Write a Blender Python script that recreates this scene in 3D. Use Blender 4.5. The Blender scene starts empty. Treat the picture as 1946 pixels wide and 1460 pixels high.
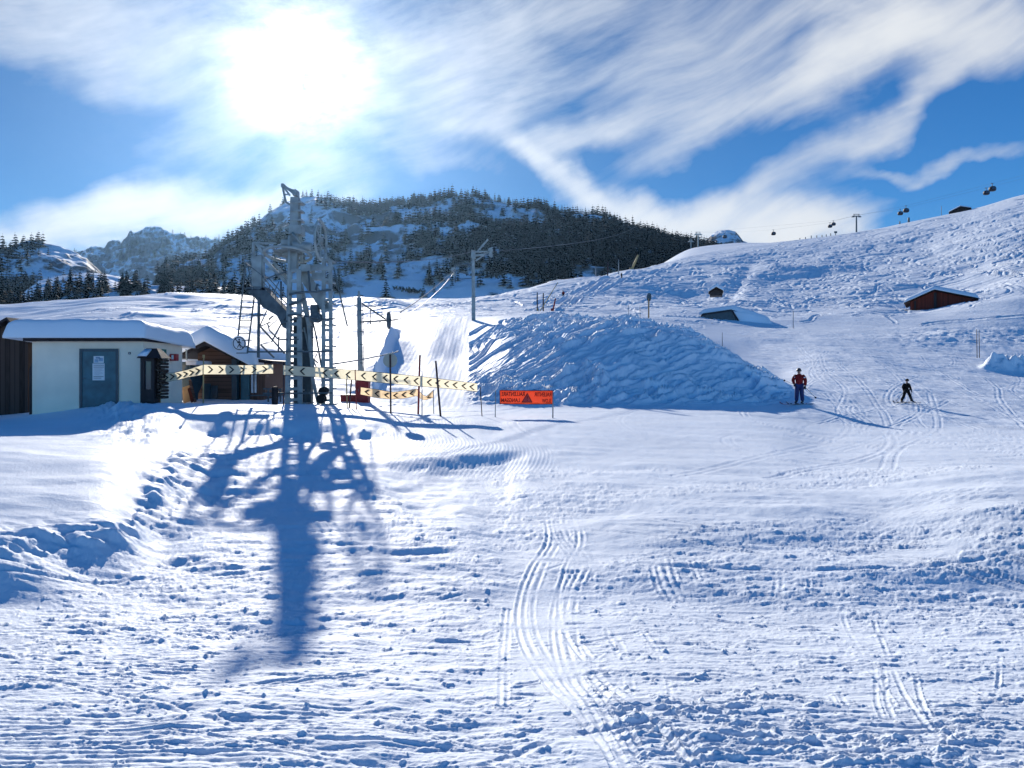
import bpy, math, random
import numpy as np
from mathutils import Vector, Matrix

random.seed(7)
rng = np.random.default_rng(11)
SC = bpy.context.scene
COL = SC.collection
R = math.radians
F, CX, HY = 1462.0, 973.0, 711.0        # focal length and horizon of the 1946 px wide photograph
EYE = 2.1                               # eye height above the foreground snow


def P(px, py, d):
    """point at distance d along the view direction through a photo pixel"""
    return Vector(((px - CX) / F * d, d, EYE + (HY - py) / F * d))


# ------------------------------------------------------------------ tags
def tag(o, label=None, cat=None, group=None, kind=None):
    if label: o['label'] = label
    if cat: o['category'] = cat
    if group: o['group'] = group
    if kind: o['kind'] = kind
    return o


def empty(name, loc, label, cat, group=None):
    o = bpy.data.objects.new(name, None)
    o.empty_display_size = 0.2
    o.location = loc
    COL.objects.link(o)
    return tag(o, label, cat, group)


ORIG = {}


def root_loc(o):
    while o.parent: o = o.parent
    return Vector(o.location)


# ------------------------------------------------------------------ materials
def new_mat(name):
    m = bpy.data.materials.new(name)
    m.use_nodes = True
    nt = m.node_tree
    b = nt.nodes['Principled BSDF']
    return m, nt, b


def link(nt, a, b): nt.links.new(a, b)


def mat(name, col, rough=0.6, spec=0.4, metal=0.0, var=0.25, scale=4.0, bump=0.0, stretch=(1, 1, 1), transl=0.0):
    """plain procedural material: noise-varied base colour, optional bump"""
    m, nt, b = new_mat(name)
    tc = nt.nodes.new('ShaderNodeTexCoord')
    mp = nt.nodes.new('ShaderNodeMapping')
    mp.inputs['Scale'].default_value = stretch
    link(nt, tc.outputs['Object'], mp.inputs['Vector'])
    n = nt.nodes.new('ShaderNodeTexNoise')
    n.inputs['Scale'].default_value = scale
    n.inputs['Detail'].default_value = 5
    link(nt, mp.outputs['Vector'], n.inputs['Vector'])
    r = nt.nodes.new('ShaderNodeValToRGB')
    c0 = [max(0, c * (1 - var)) for c in col]
    c1 = [min(1, c * (1 + var)) for c in col]
    r.color_ramp.elements[0].position = 0.3
    r.color_ramp.elements[1].position = 0.7
    r.color_ramp.elements[0].color = (*c0, 1)
    r.color_ramp.elements[1].color = (*c1, 1)
    link(nt, n.outputs['Fac'], r.inputs['Fac'])
    link(nt, r.outputs['Color'], b.inputs['Base Color'])
    b.inputs['Roughness'].default_value = rough
    b.inputs['Specular IOR Level'].default_value = spec
    b.inputs['Metallic'].default_value = metal
    if bump:
        bp = nt.nodes.new('ShaderNodeBump')
        bp.inputs['Strength'].default_value = bump
        bp.inputs['Distance'].default_value = 0.02
        link(nt, n.outputs['Fac'], bp.inputs['Height'])
        link(nt, bp.outputs['Normal'], b.inputs['Normal'])
    if transl:
        t = nt.nodes.new('ShaderNodeBsdfTranslucent')
        link(nt, r.outputs['Color'], t.inputs['Color'])
        mx = nt.nodes.new('ShaderNodeMixShader')
        mx.inputs[0].default_value = transl
        link(nt, b.outputs[0], mx.inputs[1])
        link(nt, t.outputs[0], mx.inputs[2])
        link(nt, mx.outputs[0], nt.nodes['Material Output'].inputs['Surface'])
    return m


SNOW_COL = (0.80, 0.865, 0.94)


def snow_mat(name, grain=18.0, strength=0.35, dist=0.02, col=SNOW_COL, big=None):
    m, nt, b = new_mat(name)
    tc = nt.nodes.new('ShaderNodeTexCoord')
    n = nt.nodes.new('ShaderNodeTexNoise')
    n.inputs['Scale'].default_value = grain
    n.inputs['Detail'].default_value = 8
    n.inputs['Roughness'].default_value = 0.65
    link(nt, tc.outputs['Object'], n.inputs['Vector'])
    bp = nt.nodes.new('ShaderNodeBump')
    bp.inputs['Strength'].default_value = strength
    bp.inputs['Distance'].default_value = dist
    link(nt, n.outputs['Fac'], bp.inputs['Height'])
    link(nt, bp.outputs['Normal'], b.inputs['Normal'])
    n2 = nt.nodes.new('ShaderNodeTexNoise')
    n2.inputs['Scale'].default_value = 0.35
    n2.inputs['Detail'].default_value = 6
    link(nt, tc.outputs['Object'], n2.inputs['Vector'])
    r = nt.nodes.new('ShaderNodeValToRGB')
    r.color_ramp.elements[0].position = 0.3
    r.color_ramp.elements[1].position = 0.7
    r.color_ramp.elements[0].color = (*[c * 0.95 for c in col], 1)
    r.color_ramp.elements[1].color = (*[min(1, c * 1.03) for c in col], 1)
    link(nt, n2.outputs['Fac'], r.inputs['Fac'])
    link(nt, r.outputs['Color'], b.inputs['Base Color'])
    b.inputs['Roughness'].default_value = 0.6
    b.inputs['Specular IOR Level'].default_value = 0.05
    return m


def mountain_mat(name, rock=(0.11, 0.115, 0.13), lo=0.45, hi=0.6, scale=0.02):
    """snow with bare rock where the ground is steep and where the noise says so"""
    m, nt, b = new_mat(name)
    tc = nt.nodes.new('ShaderNodeTexCoord')
    geo = nt.nodes.new('ShaderNodeNewGeometry')
    sep = nt.nodes.new('ShaderNodeSeparateXYZ')
    link(nt, geo.outputs['Normal'], sep.inputs[0])
    n = nt.nodes.new('ShaderNodeTexNoise')
    n.inputs['Scale'].default_value = scale
    n.inputs['Detail'].default_value = 9
    n.inputs['Roughness'].default_value = 0.68
    link(nt, tc.outputs['Object'], n.inputs['Vector'])
    s = nt.nodes.new('ShaderNodeMath'); s.operation = 'MULTIPLY_ADD'
    s.inputs[1].default_value = -0.55; s.inputs[2].default_value = 0.5
    link(nt, sep.outputs['Z'], s.inputs[0])
    a = nt.nodes.new('ShaderNodeMath'); a.operation = 'ADD'
    link(nt, s.outputs[0], a.inputs[0]); link(nt, n.outputs['Fac'], a.inputs[1])
    r = nt.nodes.new('ShaderNodeValToRGB')
    r.color_ramp.elements[0].position = lo
    r.color_ramp.elements[1].position = hi
    r.color_ramp.elements[0].color = (*SNOW_COL, 1)
    r.color_ramp.elements[1].color = (*rock, 1)
    link(nt, a.outputs[0], r.inputs['Fac'])
    link(nt, r.outputs['Color'], b.inputs['Base Color'])
    b.inputs['Roughness'].default_value = 0.8
    bp = nt.nodes.new('ShaderNodeBump')
    bp.inputs['Strength'].default_value = 0.6
    bp.inputs['Distance'].default_value = 6
    link(nt, n.outputs['Fac'], bp.inputs['Height'])
    link(nt, bp.outputs['Normal'], b.inputs['Normal'])
    return m


def plank_mat(name, col, axis='X', width=0.14, var=0.35, rough=0.75):
    """boards: dark joints and per-board tone"""
    m, nt, b = new_mat(name)
    tc = nt.nodes.new('ShaderNodeTexCoord')
    sep = nt.nodes.new('ShaderNodeSeparateXYZ')
    link(nt, tc.outputs['Object'], sep.inputs[0])
    dv = nt.nodes.new('ShaderNodeMath'); dv.operation = 'DIVIDE'; dv.inputs[1].default_value = width
    link(nt, sep.outputs[axis], dv.inputs[0])
    fl = nt.nodes.new('ShaderNodeMath'); fl.operation = 'FLOOR'; link(nt, dv.outputs[0], fl.inputs[0])
    fr = nt.nodes.new('ShaderNodeMath'); fr.operation = 'FRACT'; link(nt, dv.outputs[0], fr.inputs[0])
    wn = nt.nodes.new('ShaderNodeTexWhiteNoise'); wn.noise_dimensions = '1D'; link(nt, fl.outputs[0], wn.inputs['W'])
    n = nt.nodes.new('ShaderNodeTexNoise'); n.inputs['Scale'].default_value = 3; n.inputs['Detail'].default_value = 6
    mp = nt.nodes.new('ShaderNodeMapping')
    mp.inputs['Scale'].default_value = (6, 6, 0.7) if axis == 'X' else (0.7, 0.7, 6)
    link(nt, tc.outputs['Object'], mp.inputs['Vector']); link(nt, mp.outputs['Vector'], n.inputs['Vector'])
    ad = nt.nodes.new('ShaderNodeMath'); ad.operation = 'ADD'
    link(nt, wn.outputs['Value'], ad.inputs[0]); link(nt, n.outputs['Fac'], ad.inputs[1])
    r = nt.nodes.new('ShaderNodeValToRGB')
    r.color_ramp.elements[0].position = 0.35; r.color_ramp.elements[1].position = 1.25 / 1.3
    r.color_ramp.elements[0].color = (*[c * (1 - var) for c in col], 1)
    r.color_ramp.elements[1].color = (*[c * (1 + var) for c in col], 1)
    link(nt, ad.outputs[0], r.inputs['Fac'])
    gt = nt.nodes.new('ShaderNodeMath'); gt.operation = 'GREATER_THAN'; gt.inputs[1].default_value = 0.1
    link(nt, fr.outputs[0], gt.inputs[0])
    mx = nt.nodes.new('ShaderNodeMix'); mx.data_type = 'RGBA'
    mx.inputs[6].default_value = (*[c * 0.25 for c in col], 1)
    link(nt, gt.outputs[0], mx.inputs[0]); link(nt, r.outputs['Color'], mx.inputs[7])
    link(nt, mx.outputs[2], b.inputs['Base Color'])
    bp = nt.nodes.new('ShaderNodeBump'); bp.inputs['Strength'].default_value = 0.5; bp.inputs['Distance'].default_value = 0.01
    link(nt, gt.outputs[0], bp.inputs['Height']); link(nt, bp.outputs['Normal'], b.inputs['Normal'])
    b.inputs['Roughness'].default_value = rough
    b.inputs['Specular IOR Level'].default_value = 0.2
    return m


# ------------------------------------------------------------------ mesh builder
class MB:
    def __init__(s): s.v = []; s.f = []; s.m = []

    def add(s, vs, fs, mi=0):
        o = len(s.v)
        s.v += [tuple(v) for v in vs]
        s.f += [tuple(i + o for i in f) for f in fs]
        s.m += [mi] * len(fs)

    def box(s, lo, hi, mi=0):
        x0, y0, z0 = lo; x1, y1, z1 = hi
        s.add([(x0, y0, z0), (x1, y0, z0), (x1, y1, z0), (x0, y1, z0), (x0, y0, z1), (x1, y0, z1), (x1, y1, z1), (x0, y1, z1)],
              [(0, 3, 2, 1), (4, 5, 6, 7), (0, 1, 5, 4), (1, 2, 6, 5), (2, 3, 7, 6), (3, 0, 4, 7)], mi)

    def beam(s, p, q, w, h=None, up=(0, 0, 1), mi=0):
        p, q = Vector(p), Vector(q); h = h or w
        d = (q - p).normalized(); u = Vector(up)
        if abs(d.dot(u)) > 0.98: u = Vector((0, 1, 0))
        a = d.cross(u).normalized() * (w / 2); b = a.cross(d).normalized() * (h / 2)
        vs = [p - a - b, p + a - b, p + a + b, p - a + b, q - a - b, q + a - b, q + a + b, q - a + b]
        s.add(vs, [(0, 3, 2, 1), (4, 5, 6, 7), (0, 1, 5, 4), (1, 2, 6, 5), (2, 3, 7, 6), (3, 0, 4, 7)], mi)

    def tube(s, pts, r, n=8, mi=0, closed=False):
        pts = [Vector(p) for p in pts]; k = len(pts)
        rs = r if isinstance(r, (list, tuple)) else [r] * k
        vs = []; up = Vector((0.13, 0.21, 1)).normalized()
        for i, p in enumerate(pts):
            a = pts[(i - 1) % k] if (closed or i > 0) else p
            b = pts[(i + 1) % k] if (closed or i < k - 1) else p
            d = (b - a).normalized()
            u = up if abs(d.dot(up)) < 0.95 else Vector((1, 0.1, 0))
            x = d.cross(u).normalized(); y = x.cross(d).normalized()
            for j in range(n):
                t = 2 * math.pi * j / n
                vs.append(p + (x * math.cos(t) + y * math.sin(t)) * rs[i])
        fs = []
        for i in range(k if closed else k - 1):
            for j in range(n):
                a, b = i * n, ((i + 1) % k) * n
                fs.append((a + j, a + (j + 1) % n, b + (j + 1) % n, b + j))
        if not closed:
            fs.append(tuple(range(n))[::-1]); fs.append(tuple(range((k - 1) * n, k * n)))
        s.add(vs, fs, mi)

    def ring(s, c, ax, rad, r, n=36, m=8, mi=0):
        c, ax = Vector(c), Vector(ax).normalized()
        u = ax.cross(Vector((0.3, 0.2, 1)) if abs(ax.z) < 0.9 else Vector((1, 0, 0))).normalized(); w = ax.cross(u)
        s.tube([c + (u * math.cos(2 * math.pi * i / n) + w * math.sin(2 * math.pi * i / n)) * rad for i in range(n)], r, m, mi, True)

    def disc(s, c, ax, rad, th, n=28, mi=0, r2=None):
        c, ax = Vector(c), Vector(ax).normalized()
        s.tube([c - ax * th / 2, c + ax * th / 2], [rad, r2 or rad], n, mi)

    def prism(s, poly, vec, mi=0):
        a = [Vector(p) for p in poly]; b = [p + Vector(vec) for p in a]; n = len(a)
        s.add(a + b, [tuple(range(n))[::-1], tuple(range(n, 2 * n))] + [(i, (i + 1) % n, (i + 1) % n + n, i + n) for i in range(n)], mi)

    def build(s, name, mats, parent=None, origin=None, smooth=False, bevel=0.0):
        if not isinstance(mats, (list, tuple)): mats = [mats]
        off = root_loc(parent) if parent else (Vector(origin) if origin is not None else Vector((0, 0, 0)))
        me = bpy.data.meshes.new(name)
        me.from_pydata([(x - off.x, y - off.y, z - off.z) for x, y, z in s.v], [], s.f)
        for m in mats: me.materials.append(m)
        me.polygons.foreach_set('material_index', s.m)
        if smooth: me.polygons.foreach_set('use_smooth', [True] * len(me.polygons))
        me.validate(); me.update()
        import bmesh
        bm = bmesh.new(); bm.from_mesh(me)
        bmesh.ops.recalc_face_normals(bm, faces=bm.faces)
        bm.to_mesh(me); bm.free()
        o = bpy.data.objects.new(name, me)
        COL.objects.link(o)
        if parent: o.parent = parent
        else: o.location = off
        if bevel:
            b = o.modifiers.new('bevel', 'BEVEL'); b.width = bevel; b.segments = 2; b.limit_method = 'ANGLE'
        return o


def copy_tree(o, parent=None):
    c = o.copy(); COL.objects.link(c); c.parent = parent
    for ch in list(o.children): copy_tree(ch, c)
    return c


# ------------------------------------------------------------------ numpy noise
_T = np.random.default_rng(5).random((256, 256)).astype(np.float32)


def vn(x, y, s=0):
    x = x + s * 17.31; y = y + s * 9.77
    xi = np.floor(x).astype(np.int64); yi = np.floor(y).astype(np.int64)
    fx = (x - xi).astype(np.float32); fy = (y - yi).astype(np.float32)
    fx = fx * fx * fx * (fx * (fx * 6 - 15) + 10); fy = fy * fy * fy * (fy * (fy * 6 - 15) + 10)
    x0 = (xi + s * 31) & 255; x1 = (x0 + 1) & 255; y0 = (yi + s * 57) & 255; y1 = (y0 + 1) & 255
    a = _T[y0, x0]; b = _T[y0, x1]; c = _T[y1, x0]; d = _T[y1, x1]
    return (a + (b - a) * fx) * (1 - fy) + (c + (d - c) * fx) * fy - 0.5


def fbm(x, y, oct=4, s=0, gain=0.5):
    t = 0; a = 1.0
    for i in range(oct):
        t = t + a * vn(x, y, s + i * 3); a *= gain; x = x * 2.03 + 1.7; y = y * 2.03 + 0.3
        x, y = x * 0.8 - y * 0.6, x * 0.6 + y * 0.8
    return t


def ridged(x, y, oct=4, s=0, gain=0.55):
    t = 0; a = 1.0
    for i in range(oct):
        t = t + a * (0.5 - 2 * np.abs(vn(x, y, s + i * 3))); a *= gain; x = x * 2.07 + 1.7; y = y * 2.07 + 0.3
    return t


def sst(a, b, x):
    t = np.clip((x - a) / (b - a), 0, 1)
    return t * t * (3 - 2 * t)


def gsmooth(A, sig, axis):
    k = int(3 * sig) + 1
    w = np.exp(-0.5 * (np.arange(-k, k + 1) / sig) ** 2); w /= w.sum()
    A = np.moveaxis(A, axis, 0)
    B = np.concatenate([A[:1]] * k + [A] + [A[-1:]] * k, 0)
    out = sum(w[i] * B[i:i + A.shape[0]] for i in range(2 * k + 1))
    return np.moveaxis(out, 0, axis)


def grid_mesh(name, X, Y, Z, m, keep=None):
    """one sheet from rows x cols arrays; keep = mask of faces to use"""
    r, c = X.shape
    idx = np.arange(r * c, dtype=np.int64).reshape(r, c)
    q = np.stack([idx[:-1, :-1], idx[:-1, 1:], idx[1:, 1:], idx[1:, :-1]], -1).reshape(-1, 4)
    if keep is not None: q = q[keep.reshape(-1)]
    used = np.zeros(r * c, bool); used[q.reshape(-1)] = True
    re = np.cumsum(used) - 1
    q = re[q]
    co = np.stack([X, Y, Z], -1).reshape(-1, 3)[used].astype(np.float32)
    me = bpy.data.meshes.new(name)
    me.vertices.add(len(co)); me.vertices.foreach_set('co', co.reshape(-1))
    n = len(q)
    me.loops.add(n * 4); me.loops.foreach_set('vertex_index', q.reshape(-1).astype(np.int32))
    me.polygons.add(n)
    me.polygons.foreach_set('loop_start', (np.arange(n) * 4).astype(np.int32))
    me.polygons.foreach_set('use_smooth', np.ones(n, bool))
    me.update(calc_edges=True)
    me.materials.append(m)
    o = bpy.data.objects.new(name, me); COL.objects.link(o)
    return o
# ================================================================== TERRAIN
FLAT = [(2.5, None), (3.2, None), (4.1, None), (5, None), (6, None), (7, None), (8, None)]        # None = foreground, a shallow dip 2.1 to 2.4 m below the eye


def zlev(d): return float(np.interp(d, [2.5, 4.1, 5, 6, 7, 8, 10, 12, 14], [-2.1, -2.1, -2.15, -2.25, -2.36, -2.42, -2.42, -2.30, -2.13]))


def lvl(d): return HY - zlev(d) * F / d


COLS = {
    -500: [(8.3, 1090), (9.3, 1000), (15, 862), (20, 825), (27, 800), (40, 760), (60, 690), (110, 640), (190, 596), (240, 590), (300, 610), (420, 640), (640, 660)],
    0: [(8.3, 1095), (9.4, 1003), (15, 855), (20, 818), (27, 797), (40, 760), (60, 680), (110, 630), (190, 590), (240, 584), (300, 600), (420, 630), (640, 640)],
    200: [(8.8, lvl(8.8)), (10.1, 986), (14, 872), (18, 828), (21, 814), (24, 790), (27, 770), (32, 764), (40, 742), (60, 676), (110, 615), (190, 572), (235, 566), (290, 585), (420, 620), (640, 630)],
    300: [(10.5, lvl(10.5)), (12.6, 935), (15.5, 868), (19, 826), (22, 796), (26, 765), (30, 768), (40, 735), (60, 676), (110, 612), (190, 572), (240, 563), (300, 582), (420, 600), (640, 610)],
    400: [(13, lvl(13)), (16, 888), (18, 862), (19.5, 850), (21.3, 834), (22.4, 800), (24, 783), (26, 766), (30, 770), (36, 752), (60, 678), (110, 612), (190, 572), (250, 564), (300, 580), (420, 600), (640, 610)],
    560: [(13.5, lvl(13.5)), (16.5, 882), (17.6, 862), (19.5, 848), (21.3, 832), (22.4, 801), (24.5, 784), (27, 770), (30, 768), (36, 755), (50, 705), (75, 650), (110, 612), (190, 578), (240, 572), (300, 584), (420, 600), (640, 605)],
    700: [(14, 930), (16, 893), (17, 873), (18.5, 858), (21, 838), (22.2, 806), (24, 793), (26, 785), (28, 777), (32, 770), (40, 745), (50, 712), (75, 650), (110, 612), (190, 577), (230, 569), (300, 584), (420, 600), (640, 600)],
    770: [(14, 930), (15.5, 908), (16.4, 885), (18, 863), (22, 822), (26, 792), (30, 780), (36, 768), (44, 740), (55, 694), (68, 640), (78, 622), (100, 606), (150, 587), (210, 570), (240, 572), (300, 585), (420, 600), (640, 600)],
    800: [(14, 930), (15.4, 908), (16.4, 885), (18, 864), (22, 823), (26, 793), (30, 782), (36, 772), (44, 735), (55, 680), (68, 617), (72, 605), (79, 605), (95, 603), (140, 589), (190, 574), (230, 567), (300, 585), (420, 600), (640, 600)],
    885: [(14, 930), (15.6, 906), (16.6, 882), (18, 866), (22, 828), (26, 798), (30, 787), (36, 776), (44, 738), (55, 684), (66, 616), (71, 600), (79, 603), (100, 598), (140, 586), (190, 573), (230, 569), (300, 590), (420, 600), (640, 600)],
    950: [(14, 930), (16, 896), (17, 877), (20, 850), (26, 805), (30, 794), (36, 778), (38.5, 762), (42, 725), (46, 692), (54, 640), (62, 606), (66, 597), (76, 604), (110, 594), (150, 577), (200, 564), (235, 559), (290, 580), (420, 600), (640, 600)],
    1050: [(14, 930), (17, 890), (20, 855), (26, 806), (30, 795), (36, 778), (38, 764), (41, 716), (44, 674), (50, 630), (57, 602), (61, 595), (72, 606), (110, 594), (150, 574), (200, 554), (260, 538), (310, 560), (420, 590), (640, 600)],
    1180: [(14, 930), (17, 892), (20, 860), (26, 812), (30, 797), (36, 776), (38, 762), (41, 703), (44, 652), (48, 610), (50.5, 599), (60, 618), (85, 610), (110, 598), (150, 578), (200, 553), (260, 528), (310, 513), (360, 530), (450, 550), (640, 560)],
    1300: [(14, 930), (17, 892), (20, 862), (26, 818), (32, 793), (37, 774), (39, 758), (42, 707), (45, 655), (48, 629), (51, 624), (62, 652), (85, 630), (110, 604), (150, 580), (200, 552), (260, 524), (330, 500), (380, 489), (430, 484), (600, 475), (690, 471), (740, 490)],
    1400: [(14, 930), (17, 892), (20, 862), (26, 820), (33, 790), (39, 769), (41, 753), (43.5, 708), (46, 679), (47.5, 674), (56, 708), (70, 680), (90, 636), (103, 617), (109, 612), (118, 611), (135, 592), (165, 570), (220, 538), (300, 504), (380, 480), (430, 471), (500, 467), (690, 462), (740, 490)],
    1480: [(14, 930), (17, 892), (20, 862), (26, 824), (33, 797), (40, 767), (42, 752), (44, 736), (45.5, 733), (52, 731), (65, 697), (85, 648), (97, 629), (110, 617), (135, 600), (170, 574), (240, 536), (330, 493), (400, 469), (440, 461), (500, 461), (690, 470), (740, 490)],
    1560: [(14, 930), (17, 892), (22, 859), (28, 829), (33, 807), (39, 772), (48, 735), (60, 700), (80, 655), (97, 628), (112, 615), (135, 600), (170, 572), (240, 533), (330, 487), (400, 459), (435, 451), (480, 455), (640, 480), (740, 490)],
    1660: [(14, 930), (17, 892), (22, 859), (28, 831), (33, 811), (39, 778), (46, 745), (60, 700), (80, 660), (100, 627), (120, 606), (170, 565), (240, 525), (330, 474), (400, 445), (435, 436), (480, 442), (640, 470), (740, 490)],
    1760: [(14, 930), (17, 890), (22, 857), (28, 831), (33, 813), (39, 780), (46, 748), (60, 708), (80, 665), (100, 630), (115, 608), (123, 600), (129, 597), (142, 592), (175, 560), (240, 513), (330, 460), (400, 424), (433, 414.5), (480, 422), (640, 450), (740, 480)],
    1850: [(14, 930), (17, 890), (22, 857), (28, 832), (33, 816), (39, 785), (46, 752), (60, 715), (78, 676), (98, 632), (112, 600), (121, 583), (127, 580), (140, 582), (175, 548), (240, 496), (330, 438), (400, 406), (433, 397), (480, 406), (640, 440), (740, 470)],
    1946: [(14, 930), (17, 890), (22, 857), (28, 834), (33, 820), (39, 790), (46, 757), (60, 722), (77, 684), (96, 640), (110, 590), (118, 567), (126, 562), (140, 560), (175, 526), (240, 472), (330, 413), (400, 379), (433, 368), (480, 376), (640, 420), (740, 460)],
    2500: [(14, 930), (17, 890), (22, 857), (28, 834), (33, 825), (39, 800), (46, 765), (60, 720), (77, 670), (96, 610), (110, 565), (125, 535), (140, 520), (175, 470), (240, 400), (330, 330), (400, 290), (433, 280), (480, 290), (640, 340), (740, 400)],
}
LD = np.linspace(math.log(2.2), math.log(760), 900)
UC = np.linspace(-1.0, 1.0, 401)


def base_table():
    us, prof = [], []
    for px, pts in sorted(COLS.items()):
        pts = [(d, lvl(d)) for d, p in FLAT] + [(d, p) for d, p in pts if d > 8]
        d = np.array([p[0] for p in pts]); z = np.array([(HY - p[1]) / F * p[0] for p in pts])
        zz = np.interp(LD, np.log(d), z)
        us.append((px - CX) / F); prof.append(zz)
    us = np.array(us); prof = np.array(prof)
    T = np.empty((len(LD), len(UC)))
    # smooth (cosine-free cubic would overshoot): linear then a soft blur across
    for i in range(len(LD)): T[i] = np.interp(UC, us, prof[:, i])
    T = gsmooth(T, 3.0, 1)
    # blur along depth, little so crests stay where they are
    T = gsmooth(T, 3.0, 0)
    return T


TB = base_table()


def base_z(X, Y):
    """broad shape of the ground relative to the eye"""
    X = np.asarray(X, float); Y = np.asarray(Y, float)
    a = (np.log(np.clip(Y, 2.3, 750)) - LD[0]) / (LD[1] - LD[0]); b = (np.clip(X / np.maximum(Y, 0.5), -0.999, 0.999) - UC[0]) / (UC[1] - UC[0])
    i = np.clip(np.floor(a).astype(int), 0, len(LD) - 2); j = np.clip(np.floor(b).astype(int), 0, len(UC) - 2)
    fa = np.clip(a - i, 0, 1); fb = np.clip(b - j, 0, 1)
    return (TB[i, j] * (1 - fb) + TB[i, j + 1] * fb) * (1 - fa) + (TB[i + 1, j] * (1 - fb) + TB[i + 1, j + 1] * fb) * fa


# ---- fine grid of the visible ground
inv = np.linspace(1 / 3.3, 1 / 33.0, 600)
rows = np.concatenate([1 / inv, np.linspace(33, 80, 480)[1:], np.exp(np.linspace(math.log(80), math.log(745), 470))[1:]])
NC = 1220
uu = np.linspace(-0.82, 0.82, NC)
GY = np.repeat(rows[:, None], NC, 1); GX = GY * uu[None, :]
BZ = base_z(GX, GY)
PX = CX + F * uu[None, :] + 0 * GY
PY = HY - F * BZ / GY
DZ = np.zeros_like(BZ)


def edge_line(px, pts):
    a = np.array(pts, float); return np.interp(px, a[:, 0], a[:, 1])


# where each kind of snow lies
ch_top = edge_line(PX, [(-400, 1010), (0, 1010), (250, 995), (330, 870), (430, 850), (620, 870), (720, 905), (800, 975), (900, 1010), (1000, 1085), (1150, 1105), (1300, 1125), (1500, 1150), (1946, 1205), (2400, 1230)])
near = (GY < 34)
churn = sst(-12, 28, PY - ch_top) * near
bank = near * sst(ch_top + 2, ch_top - 22, PY) * sst(470, 400, PX) * sst(835, 850, PY)
cord = near * sst(720, 745, PX) * sst(1065, 1035, PX) * sst(792, 800, PY) * sst(900, 884, PY)
band = near * (1 - churn) * sst(860, 960, PX + (PY - 960) * 0.2) * sst(860, 900, PY)
fade = np.clip(18.0 / GY, 0, 1)

lane1 = edge_line(PY, [(985, 1040), (1040, 1045), (1090, 1035), (1150, 1010), (1220, 1015), (1300, 1045), (1400, 1120), (1470, 1160)])
lane = near * np.exp(-((PX - lane1) / 62.0) ** 4) * sst(960, 1010, PY)
churn0 = churn; churn = churn * (1 - 0.72 * lane)
# churned snow: clods, boot and ski marks
rngmask = 0.5 + 0.4 * sst(-0.15, 0.25, fbm(GX / 2.3, GY / 1.6, 3, 21))
wpx = GX + 0.10 * fbm(GX / 0.5, GY / 0.5, 3, 41); wpy = GY + 0.07 * fbm(GX / 0.5, GY / 0.5, 3, 43)
c1 = fbm(GX / 1.4, GY / 0.9, 3, 1) * 0.034
c2 = ridged(wpx / 0.7, wpy / 0.13, 4, 2, 0.6) * 0.009 + fbm(wpx / 0.45, wpy / 0.06, 4, 5, 0.65) * 0.015
c3 = np.maximum(fbm(wpx / 0.20, wpy / 0.085, 5, 3, 0.68) - 0.09, 0.0) * 0.042
c4 = fbm(GX / 0.05, GY / 0.03, 3, 4) * 0.009
DZ += churn * (c1 + rngmask * (c2 + c3 + c4))
# a scatter of loose crumbs
crumb = np.maximum(fbm(GX / 0.08, GY / 0.07, 3, 40) - 0.5, 0) * 0.10
DZ += churn * crumb * (0.4 + rngmask)
# groomer ribs left in the lower left foreground, running across the view
rib_m = churn * sst(1050, 500, PX) * sst(1040, 1150, PY) * sst(-0.12, 0.06, fbm(GX / 1.1, GY / 0.5, 3, 31) + 0.05)
rib = np.abs(np.sin((GY * 1.0 + GX * 0.035 + 0.06 * fbm(GX / 3, GY / 3, 2, 9)) * math.pi / 0.06)) - 0.6
DZ += rib_m * rib * 0.010 - 0.45 * rib_m * (c2 + c3) * rngmask
# long shallow furrows across the near ground
fur_m = churn * sst(1150, 1010, PY) * sst(-300, 100, PX)
DZ += fur_m * ridged(GX / 5.0 + GY * 0.25, GY / 0.32 + GX * 0.12, 3, 12) * 0.030
# heaped, trodden lip along the edge of the white bank
lip = near * np.exp(-((PY - ch_top - 18) / 34.0) ** 2) * sst(520, 380, PX) * sst(-500, -200, PX)
DZ += lip * (np.abs(fbm(GX / 0.8, GY / 0.3, 4, 14)) * 0.26 - 0.03)
lump = near * np.exp(-((PX - 360) / 110.0) ** 2) * np.exp(-((PY - 930) / 55.0) ** 2)
DZ += lump * (np.abs(fbm(GX / 0.8 + GY * .6, GY / 0.9, 4, 15)) * 0.30 - 0.05)
trod = near * np.exp(-((PX - 250 - (PY - 800) * 0.4) / 60.0) ** 2) * sst(850, 825, PY) * sst(755, 775, PY)
tread = near * sst(230, 330, PX) * sst(1050, 800, PX) * sst(840, 870, PY) * sst(34, 18, GY)
DZ += tread * (fbm(GX / 0.9, GY / 0.5, 4, 96) * 0.055 + ridged(GX / 1.2, GY / 0.35, 3, 97) * 0.02)
DZ += trod * (np.abs(fbm(GX / 0.5, GY / 1.3, 4, 16)) * 0.32)
trod2 = near * sst(240, 330, PX) * sst(760, 700, PX) * np.exp(-((PY - 822) / 14.0) ** 2)
DZ += trod2 * fbm(GX / 0.5, GY / 0.6, 4, 17) * 0.16
# smooth white bank
DZ += bank * (fbm(GX / 3.0, GY / 1.5, 3, 18) * 0.10 + fbm(GX / 0.35, GY / 0.12, 3, 19) * 0.008)
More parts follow.
